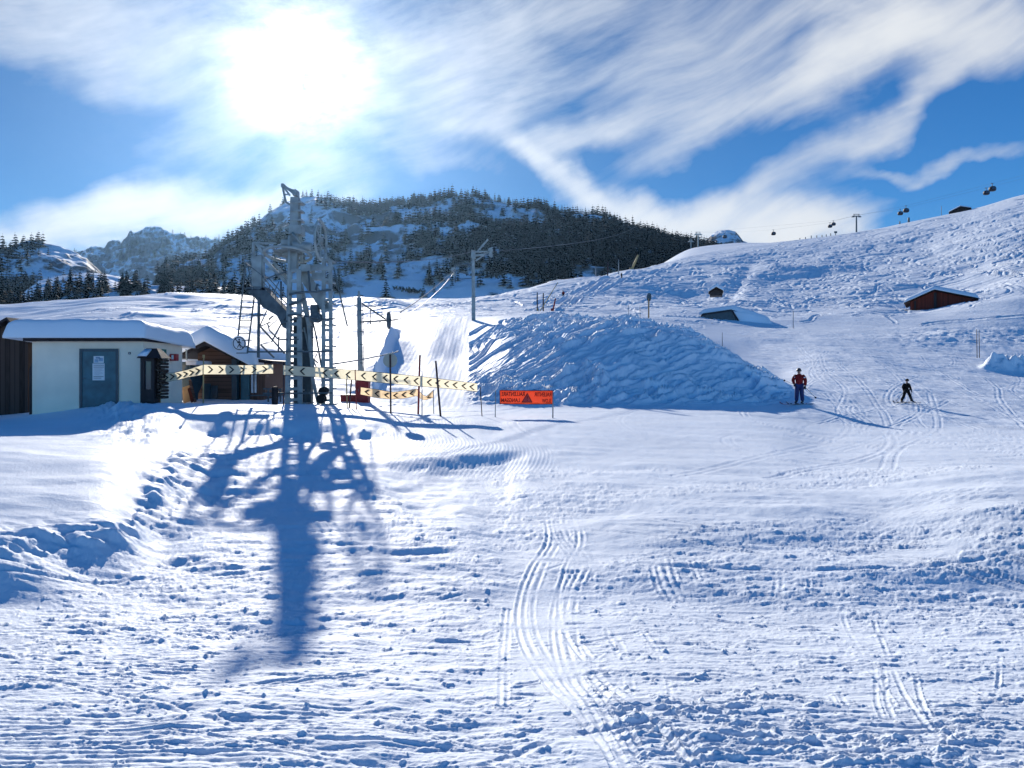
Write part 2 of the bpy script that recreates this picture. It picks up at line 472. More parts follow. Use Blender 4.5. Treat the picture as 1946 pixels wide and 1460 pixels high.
# corduroy on the rolled ledge: ribs running away from the viewer in a slow curve
cx = GX + 0.35 * np.sin(GY * 0.55) + 0.06 * GY
DZ += cord * (np.sin(cx * 2 * math.pi / 0.10) * 0.004 + fbm(GX / 0.6, GY / 1.2, 3, 22) * 0.03)
pt = near * sst(1640, 1960, PX + (1000 - PY) * 0.35)
DZ += pt * np.interp(GY, [8.6, 10.4, 11.0, 12, 17.5], [0, .26, .34, .31, 0]) + pt * sst(10.6, 11.2, GY) * sst(17, 13, GY) * np.sin((GX * .9 + GY * .4) * 2 * math.pi / .16) * .004
# the lip of the groomed ledge: a short drop that throws its own shadow
led_d = edge_line(PX, [(690, 16.6), (760, 17.0), (850, 17.3), (930, 18.2), (1000, 19.6)]) + 0.25 * fbm(GX / 1.5, GX / 3, 2, 33)
led_h = np.interp(PX, [700, 740, 800, 900, 960, 1005], [0, .05, .12, .15, .12, 0])
DZ -= near * led_h * (1 - sst(-0.75, 0.0, GY - led_d)) * sst(-7.0, -1.2, GY - led_d)
DZ += near * led_h * 0.45 * np.exp(-((GY - led_d - 0.5) / 1.6) ** 2) * (GY > led_d - 0.75)
# smooth skied band on the right
DZ += band * (fbm(GX / 6, GY / 3.5, 3, 23) * 0.22 + fbm(GX / 0.8 + GY * 0.4, GY / 0.35, 3, 24) * 0.010 + fbm(GX / 0.16, GY / 0.1, 2, 25) * 0.006)
rough_b = band * sst(0.02, 0.2, fbm(GX / 4 + 3, GY / 1.6 - GX * .2, 3, 26))
DZ += rough_b * (c2 * 0.8 + c3 * 0.7 + c4)
# general packed snow between 14 and 34 m
mid = near * (1 - churn) * (1 - bank) * (1 - cord)
DZ += mid * (fbm(GX / 1.6 + GY * .5, GY / 0.7, 4, 27) * 0.03 + fbm(GX / 0.3, GY / 0.4, 3, 28) * 0.012)

# ---- beyond: run, mound, hillsides
far = sst(32, 36, GY)
mound_m = far * sst(64, 58, GY) * sst(880, 905, PX) * sst(1515, 1480, PX)
mound_top = edge_line(PX, [(880, 598), (950, 596), (1050, 594), (1180, 598), (1300, 624), (1400, 672), (1480, 732), (1530, 760)])
face = mound_m * sst(775, 758, PY) * sst(-3, 18, PY - mound_top + 12)
steep = face * np.clip(sst(890, 1060, PX) * 0.75 + sst(690, 740, PY) * 0.7, 0, 1)
wx, wy = GX + 0.45 * fbm(GX / 1.5, GY / 1.5, 3, 50), GY + 0.45 * fbm(GX / 1.5, GY / 1.5, 3, 53)
# slabs slid down the face, running lower left to upper right
sl = wx * 0.8 - wy * 0.9
al = wx * 0.9 + wy * 0.8
DZ += steep * (ridged(sl / 0.8, al / 4.5, 4, 51, 0.62) * (0.25 + 0.75 * sst(-.2, .25, fbm(GX / 2.2, GY / 2.2, 3, 56))) * 0.62 + np.abs(fbm(sl / 0.38, al / 3.0, 3, 55)) * 0.42 - 0.12)
DZ += steep * (ridged(wx / 0.9, wy / 0.7, 3, 52) * 0.05 + np.maximum(fbm(GX / 0.25, GY / 0.25, 3, 54) - .15, 0) * 0.25 * sst(690, 745, PY))
run = far * (1 - mound_m)
ramp = run * sst(745, 770, PX - (PY - 700) * -0.18) * sst(900, 885, PX) * sst(84, 70, GY)
DZ += ramp * (np.sin((GX + 0.02 * GY) * 2 * math.pi / 0.30) * 0.004 + fbm(GX / 0.7, GY / 5, 3, 60) * 0.035)
piste = run * sst(1380, 1460, PX) * sst(112, 95, GY)
DZ += piste * (fbm(GX / 7, GY / 10, 3, 61) * 0.30 + fbm(GX / 1.3 + GY * .3, GY / 1.6, 4, 62) * 0.075 + fbm(GX / 0.35, GY / 0.7, 3, 63) * 0.03)
rgh = piste * np.exp(-((PY - 640) / 22.0) ** 2) * sst(1660, 1740, PX)
DZ += rgh * np.abs(fbm(GX / 2.5, GY / 3.0, 4, 64)) * 0.55
bnk = run * np.exp(-((GY - 66 - 0.06 * (GX - 42)) / 1.1) ** 2) * sst(1855, 1890, PX)
DZ += bnk * (0.75 + 1.3 * np.abs(fbm(GX / 1.0, GY / 0.9, 4, 65)))
left = run * sst(800, 740, PX)
DZ += left * sst(45, 70, GY) * (fbm(GX / 42 + GY / 130, GY / 26, 4, 66) * 2.3 + ridged(GX / 40 + 2, GY / 9 + GX / 30, 2, 67) * 0.30) * sst(236, 200, GY)
DZ += left * sst(70, 36, GY) * (fbm(GX / 5, GY / 4, 4, 68) * 0.5)
cut = edge_line(PY, [(590, 778), (605, 773), (640, 757), (700, 735), (765, 706), (790, 700)])
DZ += run * (1 - sst(-5, 5, PX - cut)) * np.exp(-np.maximum(cut - PX, 0) / 75.0) * sst(36.5, 42, GY) * sst(79, 58, GY) * 1.35
drift = run * np.exp(-((PX - 690) / 60.0) ** 2) * np.exp(-((PY - 645) / 11.0) ** 2)
DZ -= drift * 0.9
hill = run * sst(870, 960, PX) * sst(84, 120, GY)
DZ += hill * (fbm(GX / 30, GY / 30, 4, 70) * 2.6 + ridged((GX + GY) / 14, (GX - GY * 1.3) / 60, 3, 71) * 0.35) * (1 - 0.85 * sst(330, 415, GY)) * np.clip(GY / 250, 0.25, 1.0) * sst(740, 640, GY)
# broad hollow in the hillside with the trough above the little hut
trough = run * np.exp(-((PX - (1385 + (560 - PY) * 0.75)) / 16.0) ** 2) * sst(585, 560, PY) * sst(478, 500, PY)
DZ -= trough * 0.7
bowl = run * np.exp(-((PX - 1330) / 90.0) ** 2) * np.exp(-((PY - 552) / 22.0) ** 2)
DZ -= bowl * 2.2

# ---- ski tracks: grooves pressed in along curves
TR = np.zeros_like(BZ)
BM = np.zeros_like(BZ)
du = uu[1] - uu[0]
ridx = np.arange(len(rows))
RSP = np.gradient(rows)


def carve(x, y, w, depth, k=2, ymin=3.4):
    """press a groove of half-width w (m) along the sampled curve x(t), y(t), with a ridge thrown up beside it"""
    x = np.asarray(x); y = np.asarray(y)
    ok = (y > ymin) & (y < 740) & (np.abs(x / np.maximum(y, 1)) < 0.81)
    x, y = x[ok], y[ok]
    if len(x) == 0: return
    ci = np.round((x / y - uu[0]) / du).astype(int); ri = np.round(np.interp(y, rows, ridx)).astype(int)
    for a in range(-k, k + 1):
        for b in range(-k, k + 1):
            r = np.clip(ri + a, 0, len(rows) - 1); c = np.clip(ci + b, 0, NC - 1)
            dx = GX[r, c] - x; dy = GY[r, c] - y
            wX = np.maximum(w, GY[r, c] * du * 0.8); wY = np.maximum(w, RSP[r] * 0.8)
            q = (dx / wX) ** 2 + (dy / wY) ** 2
            dp_ = depth * np.sqrt(w / np.maximum(wX, wY))
            np.minimum.at(TR, (r, c), -dp_ * np.exp(-q))
            np.maximum.at(BM, (r, c), dp_ * 0.55 * np.exp(-(np.sqrt(q) - 1.7) ** 2 * 2))


def spline(pts, n):
    p = np.array(pts, float); t = np.linspace(0, len(p) - 1, n)
    i = np.clip(t.astype(int), 0, len(p) - 2); f = (t - i)[:, None]
    p0 = p[np.maximum(i - 1, 0)]; p1 = p[i]; p2 = p[i + 1]; p3 = p[np.minimum(i + 2, len(p) - 1)]
    q = 0.5 * (2 * p1 + (p2 - p0) * f + (2 * p0 - 5 * p1 + 4 * p2 - p3) * f ** 2 + (3 * p1 - p0 - 3 * p2 + p3) * f ** 3)
    return q[:, 0], q[:, 1]


_dd = np.linspace(3, 30, 2000)
_pp = HY - np.array([zlev(d) for d in _dd]) * F / _dd


def dlev(py): return float(np.interp(-py, -_pp, _dd))


def px_track(pts, n, w, depth, k=2, off=0.0):
    """curve given by photo pixels on the near ground (level z)"""
    wp = []
    for a, b in pts:
        d = dlev(b); wp.append(((a - CX) / F * d + off, d))
    carve(*spline(wp, n), w, depth, k)


# named ski lines of the foreground
L1 = [(1035, 985), (1040, 1040), (1010, 1090), (985, 1150), (990, 1220), (1040, 1300), (1130, 1400), (1170, 1470)]
L2 = [(1045, 985), (1052, 1030), (1085, 1080), (1060, 1130), (1048, 1190), (1060, 1270), (1100, 1340), (1140, 1420)]
for o in (0, 0.07, 0.16, 0.42, 0.50): px_track(L1, 1600, 0.026, 0.014 + 0.012 * (o in (0, .42)), 3, o)
for o in (0, 0.06, 0.13, 0.22): px_track(L2, 1600, 0.026, 0.018, 3, o)
for o in (0, 0.07, 0.16, 0.25, 0.5): px_track([(1235, 1085), (1245, 1120), (1272, 1150), (1300, 1160)], 500, 0.028, 0.015, 3, o)
px_track([(700, 1010), (900, 1050), (1050, 1100), (1200, 1150), (1500, 1200)], 1500, 0.035, 0.012, 3)
px_track([(300, 1110), (420, 1100), (560, 1090), (760, 1085), (1000, 1110)], 1500, 0.035, 0.014, 3)
px_track([(0, 1130), (160, 1120), (330, 1098), (470, 1090)], 1200, 0.04, 0.018, 3)
px_track([(120, 1180), (250, 1140), (330, 1060), (350, 1040)], 900, 0.035, 0.014, 3)
px_track([(960, 1160), (952, 1250), (950, 1340)], 600, 0.025, 0.016, 3); px_track([(960, 1160), (952, 1250), (950, 1340)], 600, 0.025, 0.014, 3, 0.05)
px_track([(930, 1450), (1080, 1400), (1250, 1370), (1330, 1340)], 1200, 0.04, 0.022, 3)
px_track([(870, 975), (1000, 955), (1120, 935), (1230, 915)], 900, 0.10, -0.03, 3)
px_track([(1660, 1180), (1720, 1320), (1790, 1410)], 900, 0.02, 0.010, 3)
px_track([(1900, 1250), (1890, 1320), (1840, 1300)], 500, 0.02, 0.014, 3)
px_track([(1050, 900), (1250, 960), (1500, 1010), (1946, 1080)], 1800, 0.05, 0.012, 2)
for i in range(90):       # random sweeps over the foreground
    a = rng.uniform(-200, 2100); b = rng.uniform(1010, 1440); L = rng.uniform(150, 600); s = rng.uniform(-0.10, 0.12) * (1 if a > 900 else 0.7); cv = rng.uniform(-0.0003, 0.0003)
    pts = [(a + t * L, b + s * t * L + cv * (t * L) ** 2) for t in np.linspace(0, 1, 6)]
    if min(p[1] for p in pts) < 1000: continue
    px_track(pts, 900, 0.022, rng.uniform(0.004, 0.013), 2); px_track(pts, 900, 0.022, rng.uniform(0.004, 0.012), 2, rng.uniform(0.1, 0.2))
for i in range(46):       # long sweeping ski lines over the smooth band, from the middle out to the right
    a = rng.uniform(650, 1150); b = rng.uniform(885, 1000); L = rng.uniform(500, 1300); s = rng.uniform(0.02, 0.14); cv = rng.uniform(-0.00003, 0.00006)
    pts = [(a + t * L, b + s * t * L + cv * (t * L) ** 2) for t in np.linspace(0, 1, 7)]
    for o in (0, rng.uniform(.12, .3)): px_track(pts, 1800, 0.03, rng.uniform(0.010, 0.026), 2, o)
for i in range(5):       # short runs toward the viewer through the churned part
    a = rng.uniform(850, 1900); b = rng.uniform(1050, 1300); dx_ = rng.uniform(-70, 90); L = rng.uniform(50, 170)
    pts = [(a + dx_ * t + 12 * math.sin(t * 3 + i), b + L * t) for t in np.linspace(0, 1, 5)]
    for o in (0, 0.07, rng.uniform(.2, .4)): px_track(pts, 700, 0.022, rng.uniform(0.006, 0.013), 3, o)
# skied band, piste: arcs
for i in range(150):
    y0 = rng.uniform(13, 100); x0 = rng.uniform(0.02, 0.75) * y0; r = rng.uniform(3, 14); a0 = rng.uniform(0, 6.3); sw = rng.uniform(0.5, 1.6)
    t = np.linspace(a0, a0 + sw, 500)
    if 32 < y0 < 66 and x0 / y0 < 0.39: continue
    xx, yy = x0 + r * np.cos(t), y0 + r * 1.3 * np.sin(t)
    for o in (0, 0.25): carve(xx + o, yy, 0.06, rng.uniform(0.014, 0.045) * (1 if y0 > 30 else 0.5), 2)
for i in range(60):       # lines sweeping from the run down and out to the left
    y0 = rng.uniform(40, 95); x0 = y0 * rng.uniform(0.33, 0.62)
    pts = [(x0 + rng.uniform(-2, 2), y0), (x0 - 4 + rng.uniform(-5, 3), y0 * 0.72), (x0 - 7 + rng.uniform(-7, 7), y0 * 0.5), (x0 - 11 + rng.uniform(-6, 10), y0 * 0.36)]
    xx, yy = spline(pts, 1400)
    if np.any((yy > 34) & (yy < 62) & (xx / yy < 0.375)): continue
    for o in (0, 0.3): carve(xx + o, yy, 0.07, rng.uniform(0.014, 0.04), 2)
# S-turns all over the right-hand hillside
for i in range(480):
    y0 = rng.uniform(120, 430); u0 = rng.uniform(0.10, 0.80); x0 = u0 * y0
    L = rng.uniform(50, 190); t = np.linspace(0, L, int(L * 10)); wl = rng.uniform(16, 34); am = rng.uniform(1.8, 5.0); ph = rng.uniform(0, 6.3)
    an = rng.uniform(-2.75, -2.1); dx, dy = math.cos(an), math.sin(an)
    s = am * np.sin(t * 2 * math.pi / wl + ph) + 2 * np.sin(t / 40 + ph)
    xx = x0 + dx * t - dy * s; yy = y0 + dy * t + dx * s
    dens = vn(np.array([x0 / 60]), np.array([y0 / 60]), 80)[0]
    if dens < -0.22: continue
    if u0 < 0.32 and rng.random() < 0.55: continue
    carve(xx, yy, 0.40, rng.uniform(0.28, 0.85) * min(1.0, max(0.3, (y0 - 60) / 200)), 2, rng.uniform(105, 150))
# long traverse tracks on hill and left rise
for p in ([(1000, 590, 120), (1060, 575, 150), (1150, 535, 230), (1200, 518, 290)], [(1020, 575, 150), (1110, 545, 210), (1180, 522, 270)],
          [(1060, 588, 125), (1150, 550, 205), (1290, 500, 330)]):
    xx, yy = spline([((a - CX) / F * d, d) for a, b, d in p], 2500)
    carve(xx, yy, 0.9, 0.9, 3)
for i in range(90):
    y0 = rng.uniform(85, 240); u0 = rng.uniform(-0.05, 0.33); x0 = u0 * y0; L = rng.uniform(10, 40); t = np.linspace(0, L, int(L * 14))
    s = rng.uniform(0.6, 2) * np.sin(t * 2 * math.pi / rng.uniform(7, 15) + i); an = rng.uniform(-2.7, -1.8)
    carve(x0 + math.cos(an) * t - math.sin(an) * s, y0 + math.sin(an) * t + math.cos(an) * s, 0.25, rng.uniform(0.08, 0.22), 2, 88)
for i in range(26):       # old tracks crossing on the lit shoulder of the mound
    y0 = rng.uniform(57, 62); x0 = y0 * rng.uniform(-0.045, 0.17); L = rng.uniform(7, 16); t = np.linspace(0, L, 700)
    an = rng.choice([rng.uniform(-2.5, -1.9), rng.uniform(-1.3, -0.7)]); s = rng.uniform(0.3, 1.1) * np.sin(t * 2 * math.pi / rng.uniform(4, 9) + i)
    xx = x0 + math.cos(an) * t - math.sin(an) * s; yy = y0 + math.sin(an) * t + math.cos(an) * s
    k = (xx / yy > -0.052)
    carve(xx[k], yy[k], 0.2, rng.uniform(0.18, 0.34), 3)
for i in range(14):       # behind the tower: skied lines over the left rise
    y0 = rng.uniform(80, 190); x0 = y0 * rng.uniform(-0.28, -0.12); t = np.linspace(0, rng.uniform(15, 40), 700)
    carve(x0 + t * 0.8, y0 - t * 0.35 + 1.5 * np.sin(t / 5 + i), 0.3, rng.uniform(0.1, 0.25), 2)

brk = np.where(GY < 14, np.clip(0.75 + 2.2 * fbm(GX / 0.6, GY / 0.5, 3, 95), 0.15, 1.25), 1.0)
TR *= brk; BM *= brk
GZ = EYE + BZ + DZ + TR + BM


def gz(x, y):
    """height of the finished snow surface"""
    c = min(max((x / y - uu[0]) / du, 0), NC - 1.001); r = min(max(float(np.interp(y, rows, ridx)), 0), len(rows) - 1.001)
    i, j = int(r), int(c); a, b = r - i, c - j
    return float((GZ[i, j] * (1 - b) + GZ[i, j + 1] * b) * (1 - a) + (GZ[i + 1, j] * (1 - b) + GZ[i + 1, j + 1] * b) * a)


def G(px, d, dz=0.0):
    """point on the snow at distance d under a photo column"""
    x = (px - CX) / F * d
    return Vector((x, d, gz(x, d) + dz))


M_SNOW = snow_mat('packed_snow', 22, 0.5, 0.02)
M_SNOWF = snow_mat('hill_snow', 1.2, 0.5, 0.25)
M_SNOWR = snow_mat('roof_snow', 5, 0.25, 0.03)
fm = lambda A: (A[:-1, :-1] + A[1:, 1:]) / 2
mface = fm(mound_m) * ((fm(PY) < edge_line(fm(PX), [(880, 772), (1200, 766), (1400, 760), (1500, 745)]))) > 0.5
hface = (~mface) & (fm(GY) > 86)
tag(grid_mesh('snow_ground', GX, GY, GZ, M_SNOW, (~mface) & (~hface)), kind='structure')
tag(grid_mesh('snow_mound', GX, GY, GZ, M_SNOW, mface), kind='structure')
tag(grid_mesh('snow_hillside', GX, GY, GZ, M_SNOWF, hface), kind='structure')
# the ground carried on to both sides, behind the viewer and out to the horizon
for nm, xs, ys in (('snow_ground', np.linspace(-30, 30, 61), np.linspace(-30, 3.6, 40)),):
    X, Y = np.meshgrid(xs, ys)
    Z = EYE - 2.17 + fbm(X / 3, Y / 3, 4, 90) * 0.12
    tag(grid_mesh(nm, X, Y, Z, M_SNOW), kind='structure')
for sgn in (-1, 1):
    us = np.linspace(0.81, 4.0, 70) * sgn; ys = np.exp(np.linspace(math.log(3.0), math.log(745), 160))
    Y = np.repeat(ys[:, None], 70, 1); X = Y * us[None, :]
    Z = EYE + base_z(X, Y) - 0.04 - 0.012 * (np.abs(us)[None, :] - 0.81) * Y + fbm(X / 6, Y / 6, 4, 91) * np.clip(Y / 60, 0.1, 1.5)
    if sgn > 0: X, Y, Z = X, Y, Z
    tag(grid_mesh('snow_ground', X, Y, Z, M_SNOW), kind='structure')
X, Y = np.meshgrid(np.linspace(-6000, 6000, 60), np.linspace(-3000, 9000, 60))
tag(grid_mesh('terrain', X, Y, np.full_like(X, -9.0) + fbm(X / 900, Y / 900, 3, 92) * 4, M_SNOWF), kind='structure')

# ================================================================== MOUNTAINS
M_ROCK = mountain_mat('snowy_rock', (0.12, 0.125, 0.13), 0.545, 0.65, 0.024)
M_ROCK2 = mountain_mat('far_snowy_rock', (0.10, 0.10, 0.115), 0.54, 0.65, 0.016)


def mountain(name, ridge, foot, dr, df, m, nr=150, nc=500, amp=14.0, sc=70.0, shape=1.0, seed=0, back=160, jag=3.0):
    """a mountain side as one sheet: ridge and foot outlines (photo columns / rows) at real distances"""
    ra = np.array(ridge, float); fa = np.array(foot, float)
    px = np.linspace(ra[0, 0], ra[-1, 0], nc); u = (px - CX) / F
    D1 = np.interp(px, *zip(*dr)) if isinstance(dr, list) else np.full(nc, float(dr))
    D0 = np.interp(px, *zip(*df)) if isinstance(df, list) else np.full(nc, float(df))
    zr = (HY - np.interp(px, ra[:, 0], ra[:, 1])) / F * D1; zf = (HY - np.interp(px, fa[:, 0], fa[:, 1])) / F * D0
    t = np.linspace(0, 1, nr)[:, None]
    Y = D0 + (D1 - D0) * t; X = Y * u
    Z = zf + (zr - zf) * t ** shape
    env = np.sin(np.pi * np.clip(t, 0, 1)) ** 0.6
    n = ridged(X / sc, Y / sc, 4, seed) * amp * env + fbm(X / 18, Y / 18, 3, seed + 7) * jag * np.sqrt(t)
    Z = Z + n - amp * 0.12 * env
    tb = np.linspace(0, 1, 14)[1:, None]
    Yb = D1 + back * tb; Xb = Yb * u; Zb = Z[-1] - (zr - zf * 0.3) * 0.8 * tb ** 1.3
    X = np.vstack([X, Xb]); Y = np.vstack([Y, Yb]); Z = np.vstack([Z, Zb])
    o = tag(grid_mesh(name, X, Y, Z + EYE, m), kind='structure')
    return X[:nr], Y[:nr], Z[:nr] + EYE, px, np.linspace(0, 1, nr)


FM = mountain('wooded_mountain',
              [(300, 520), (345, 503), (400, 487), (430, 462), (458, 446), (480, 432), (500, 412), (520, 398), (545, 381), (575, 375), (600, 372), (625, 378), (650, 389), (700, 399), (730, 394), (760, 388), (800, 382), (830, 378), (880, 374), (930, 380), (980, 390), (1050, 404), (1110, 411), (1165, 417), (1190, 432), (1250, 449), (1300, 463), (1340, 476), (1400, 500)],
              [(300, 585), (640, 577), (800, 574), (950, 572), (1400, 560)],
              [(300, 780), (545, 960), (900, 960), (1200, 930), (1400, 900)], [(300, 520), (640, 545), (950, 545), (1400, 560)], M_ROCK, 220, 640, 16, 80, 0.92, 100)
LP = mountain('rocky_peak', [(60, 505), (110, 490), (150, 478), (200, 468), (240, 452), (262, 437), (275, 432), (297, 432), (312, 441), (335, 447), (370, 452), (410, 457), (440, 460), (480, 470), (560, 500)],
              [(60, 560), (200, 560), (560, 565)], 1900, 1520, M_ROCK2, 160, 460, 34, 120, 1.2, 120, 300, 16)
LH = mountain('wooded_hill', [(-420, 440), (-200, 450), (0, 465), (15, 470), (40, 462), (70, 459), (95, 464), (130, 474), (165, 489), (185, 508), (230, 560)],
              [(-420, 590), (0, 592), (230, 590)], 800, [(-420, 560), (60, 600), (230, 680)], M_ROCK2, 110, 330, 10, 60, 1.0, 130, 200, 3)
MD = mountain('snowy_meadow', [(20, 590), (40, 560), (75, 533), (120, 523), (160, 517), (190, 519), (230, 528), (270, 545), (310, 590)],
              [(20, 600), (310, 600)], 470, 380, M_SNOWF, 70, 240, 3, 40, 0.8, 140, 120, 1)
WB = mountain('wooded_slope', [(-300, 560), (20, 575), (70, 568), (100, 556), (150, 548), (230, 545), (330, 543), (400, 541), (470, 552), (540, 575)],
              [(-300, 610), (540, 610)], 375, 315, M_SNOWF, 60, 260, 2.5, 40, 0.9, 150, 60, 1)
DM = mountain('flat_topped_peak', [(1325, 471), (1340, 459), (1352, 446), (1362, 440), (1380, 438), (1397, 440), (1404, 447), (1412, 457), (1424, 464), (1440, 463), (1458, 465), (1480, 469), (1530, 480)],
              [(1325, 484), (1420, 482), (1530, 485)], 1250, 1150, M_ROCK2, 60, 200, 6, 40, 0.6, 160, 200, 2)
# ================================================================== MATERIALS OF THE BUILT THINGS
M_STEEL = mat('galvanised_steel', (0.29, 0.335, 0.34), 0.6, 0.4, 0.0, 0.3, 3, 0.15)
M_DSTEEL = mat('dark_steel', (0.085, 0.11, 0.125), 0.6, 0.4, 0.0, 0.3, 4, 0.15)
M_CONC = mat('concrete', (0.30, 0.31, 0.31), 0.85, 0.2, 0, 0.25, 5, 0.3)
M_PLASTER = mat('white_plaster', (0.92, 0.80, 0.64), 0.85, 0.2, 0, 0.08, 1.2, 0.2)
M_TEAL = mat('teal_paint', (0.035, 0.12, 0.15), 0.45, 0.5, 0, 0.3, 3, 0.05)
M_DTEAL = mat('dark_teal', (0.015, 0.05, 0.075), 0.35, 0.5, 0, 0.3, 3)
M_FASC = mat('dark_brown_fascia', (0.03, 0.025, 0.03), 0.7, 0.2, 0, 0.3, 5)
M_BARN = plank_mat('weathered_boards', (0.045, 0.03, 0.025), 'X', 0.18, 0.55)
M_BROWN = plank_mat('brown_boards', (0.105, 0.06, 0.045), 'Z', 0.16, 0.35)
M_BROWNV = plank_mat('brown_upright_boards', (0.105, 0.06, 0.045), 'X', 0.13, 0.35)
M_REDW = plank_mat('red_brown_boards', (0.13, 0.025, 0.015), 'X', 0.25, 0.35)
M_DWOOD = mat('dark_wood', (0.028, 0.02, 0.022), 0.6, 0.3, 0, 0.4, 6, 0.2, (1, 1, 0.2))
M_PWOOD = mat('pale_wood', (0.34, 0.22, 0.12), 0.75, 0.2, 0, 0.25, 5, 0.2, (1, 1, 0.15))
M_PAPER = mat('paper', (0.75, 0.74, 0.74), 0.8, 0.2, 0, 0.04, 3)
M_INK = mat('ink', (0.02, 0.02, 0.03), 0.8, 0.2, 0, 0.2, 3)
M_GLASS = mat('dark_glass', (0.03, 0.06, 0.09), 0.08, 0.6, 0, 0.2, 2)
M_GREEN = mat('green_paint', (0.03, 0.16, 0.10), 0.5, 0.4, 0, 0.2, 4)
M_RED = mat('red_paint', (0.45, 0.02, 0.02), 0.45, 0.5, 0, 0.2, 4)
M_DRED = mat('dull_red_paint', (0.26, 0.02, 0.025), 0.55, 0.4, 0, 0.3, 4)
M_BANNER = mat('cream_banner', (0.86, 0.77, 0.55), 0.7, 0.2, 0, 0.10, 2.2, 0, (1, 1, 1), 0.55)
M_BANNER2 = mat('pale_orange_banner', (0.84, 0.62, 0.38), 0.7, 0.2, 0, 0.10, 2.2, 0, (1, 1, 1), 0.55)
M_ORANGE = mat('orange_mesh', (0.86, 0.22, 0.10), 0.7, 0.2, 0, 0.06, 2, 0, (1, 1, 1), 0.6)
M_BLACK = mat('black_print', (0.015, 0.015, 0.018), 0.7, 0.2, 0, 0.2, 3)
M_DPRINT = mat('dark_red_print', (0.22, 0.015, 0.012), 0.7, 0.2, 0, 0.2, 3)
M_POLE = mat('dark_pole', (0.05, 0.03, 0.035), 0.6, 0.3, 0, 0.3, 6)
M_RPOLE = mat('red_pole', (0.30, 0.03, 0.03), 0.5, 0.4, 0, 0.25, 6)
M_YPOLE = mat('bamboo', (0.42, 0.30, 0.13), 0.6, 0.3, 0, 0.25, 8, 0, (1, 1, 0.3))
M_GPOLE = mat('grey_pole', (0.25, 0.26, 0.27), 0.6, 0.3, 0, 0.25, 6)
M_SIGNB = mat('grey_sign_back', (0.42, 0.44, 0.40), 0.6, 0.4, 0, 0.1, 3, 0, (1, 1, 1), 0.25)
M_WHITE = mat('white_enamel', (0.72, 0.72, 0.76), 0.5, 0.4, 0, 0.05, 3)
M_RUBBER = mat('black_rubber', (0.02, 0.02, 0.022), 0.8, 0.3, 0, 0.2, 5)
M_CABLE = mat('steel_cable', (0.16, 0.17, 0.18), 0.5, 0.5, 0.4, 0.2, 5)
M_FIREW = mat('firewood_ends', (0.06, 0.04, 0.03), 0.85, 0.2, 0, 0.6, 9, 0.3)


def snow_cap(name, parent, x0, x1, y0, y1, z0, z1, seed=0, nx=40, ny=24, slope=0.0, edge=0.35, ridge=None, amp=0.05):
    """pillow of snow with rounded, slightly overhanging edges; ridge(x,y) gives the height of the roof under it"""
    a = np.linspace(-1, 1, nx); b = np.linspace(-1, 1, ny)
    A, B = np.meshgrid(a, b)
    W, D = (x1 - x0) / 2, (y1 - y0) / 2
    X = (x0 + x1) / 2 + A * W; Y = (y0 + y1) / 2 + B * D
    ex = np.minimum((1 - np.abs(A)) * W, (1 - np.abs(B)) * D) / edge
    h = np.sqrt(np.clip(1 - (1 - np.clip(ex, 0, 1)) ** 2, 0, 1))
    base = z0 + slope * (Y - y0) + (ridge(X, Y) if ridge else 0)
    top = base + (z1 - z0) * h + fbm(X / 0.9, Y / 0.9, 3, seed) * amp * h * 2
    mb = MB()
    ids = lambda i, j, o: o + i * nx + j
    V = [(X[i, j], Y[i, j], top[i, j]) for i in range(ny) for j in range(nx)]
    N = len(V)
    sag = 0.10 * (1 - np.clip(ex, 0, 1))
    V += [(X[i, j], Y[i, j], base[i, j] - sag[i, j] * 0.6 - 0.02) for i in range(ny) for j in range(nx)]
    Fc = []
    for i in range(ny - 1):
        for j in range(nx - 1):
            Fc.append((ids(i, j, 0), ids(i, j + 1, 0), ids(i + 1, j + 1, 0), ids(i + 1, j, 0)))
            Fc.append((ids(i, j, N), ids(i + 1, j, N), ids(i + 1, j + 1, N), ids(i, j + 1, N)))
    for j in range(nx - 1):
        Fc.append((ids(0, j, 0), ids(0, j, N), ids(0, j + 1, N), ids(0, j + 1, 0)))
        Fc.append((ids(ny - 1, j, 0), ids(ny - 1, j + 1, 0), ids(ny - 1, j + 1, N), ids(ny - 1, j, N)))
    for i in range(ny - 1):
        Fc.append((ids(i, 0, 0), ids(i + 1, 0, 0), ids(i + 1, 0, N), ids(i, 0, N)))
        Fc.append((ids(i, nx - 1, 0), ids(i, nx - 1, N), ids(i + 1, nx - 1, N), ids(i + 1, nx - 1, 0)))
    mb.add(V, Fc)
    return mb.build(name, M_SNOWR, parent, smooth=True)


# ================================================================== WHITE UTILITY BUILDING
D = 27.0
q = lambda px, py, d=D: P(px, py, d)
xl, xr = q(69, 700).x, q(272, 700).x
zt, zb = q(0, 649).z, q(0, 815).z
B = empty('utility_building', (xl, D, zb), 'low white plastered building with teal door and thick snow on its flat roof', 'building')
mb = MB()
mb.box((xl, D, zb), (xr, D + 3.2, zt)); mb.build('wall', M_PLASTER, B)
mb = MB()
mb.box((xl - 0.28, D - 0.30, zt + 0.002), (xr + 0.08, D + 3.4, zt + 0.17)); mb.build('roof', M_FASC, B)
snow_cap('roof_snow', B, q(24, 0).x, q(289, 0).x, D - 0.55, D + 3.7, zt + 0.175, q(0, 606).z, 3, 70, 36, -0.05, 0.42)
mb = MB(); mb.box((q(154, 0).x, D - 0.035, q(0, 790).z), (q(224.5, 0).x, D - 0.003, q(0, 664).z))
dr = mb.build('door', M_TEAL, B, bevel=0.006)
mb = MB()
fx0, fx1, fz = q(154, 0).x, q(224.5, 0).x, q(0, 664).z
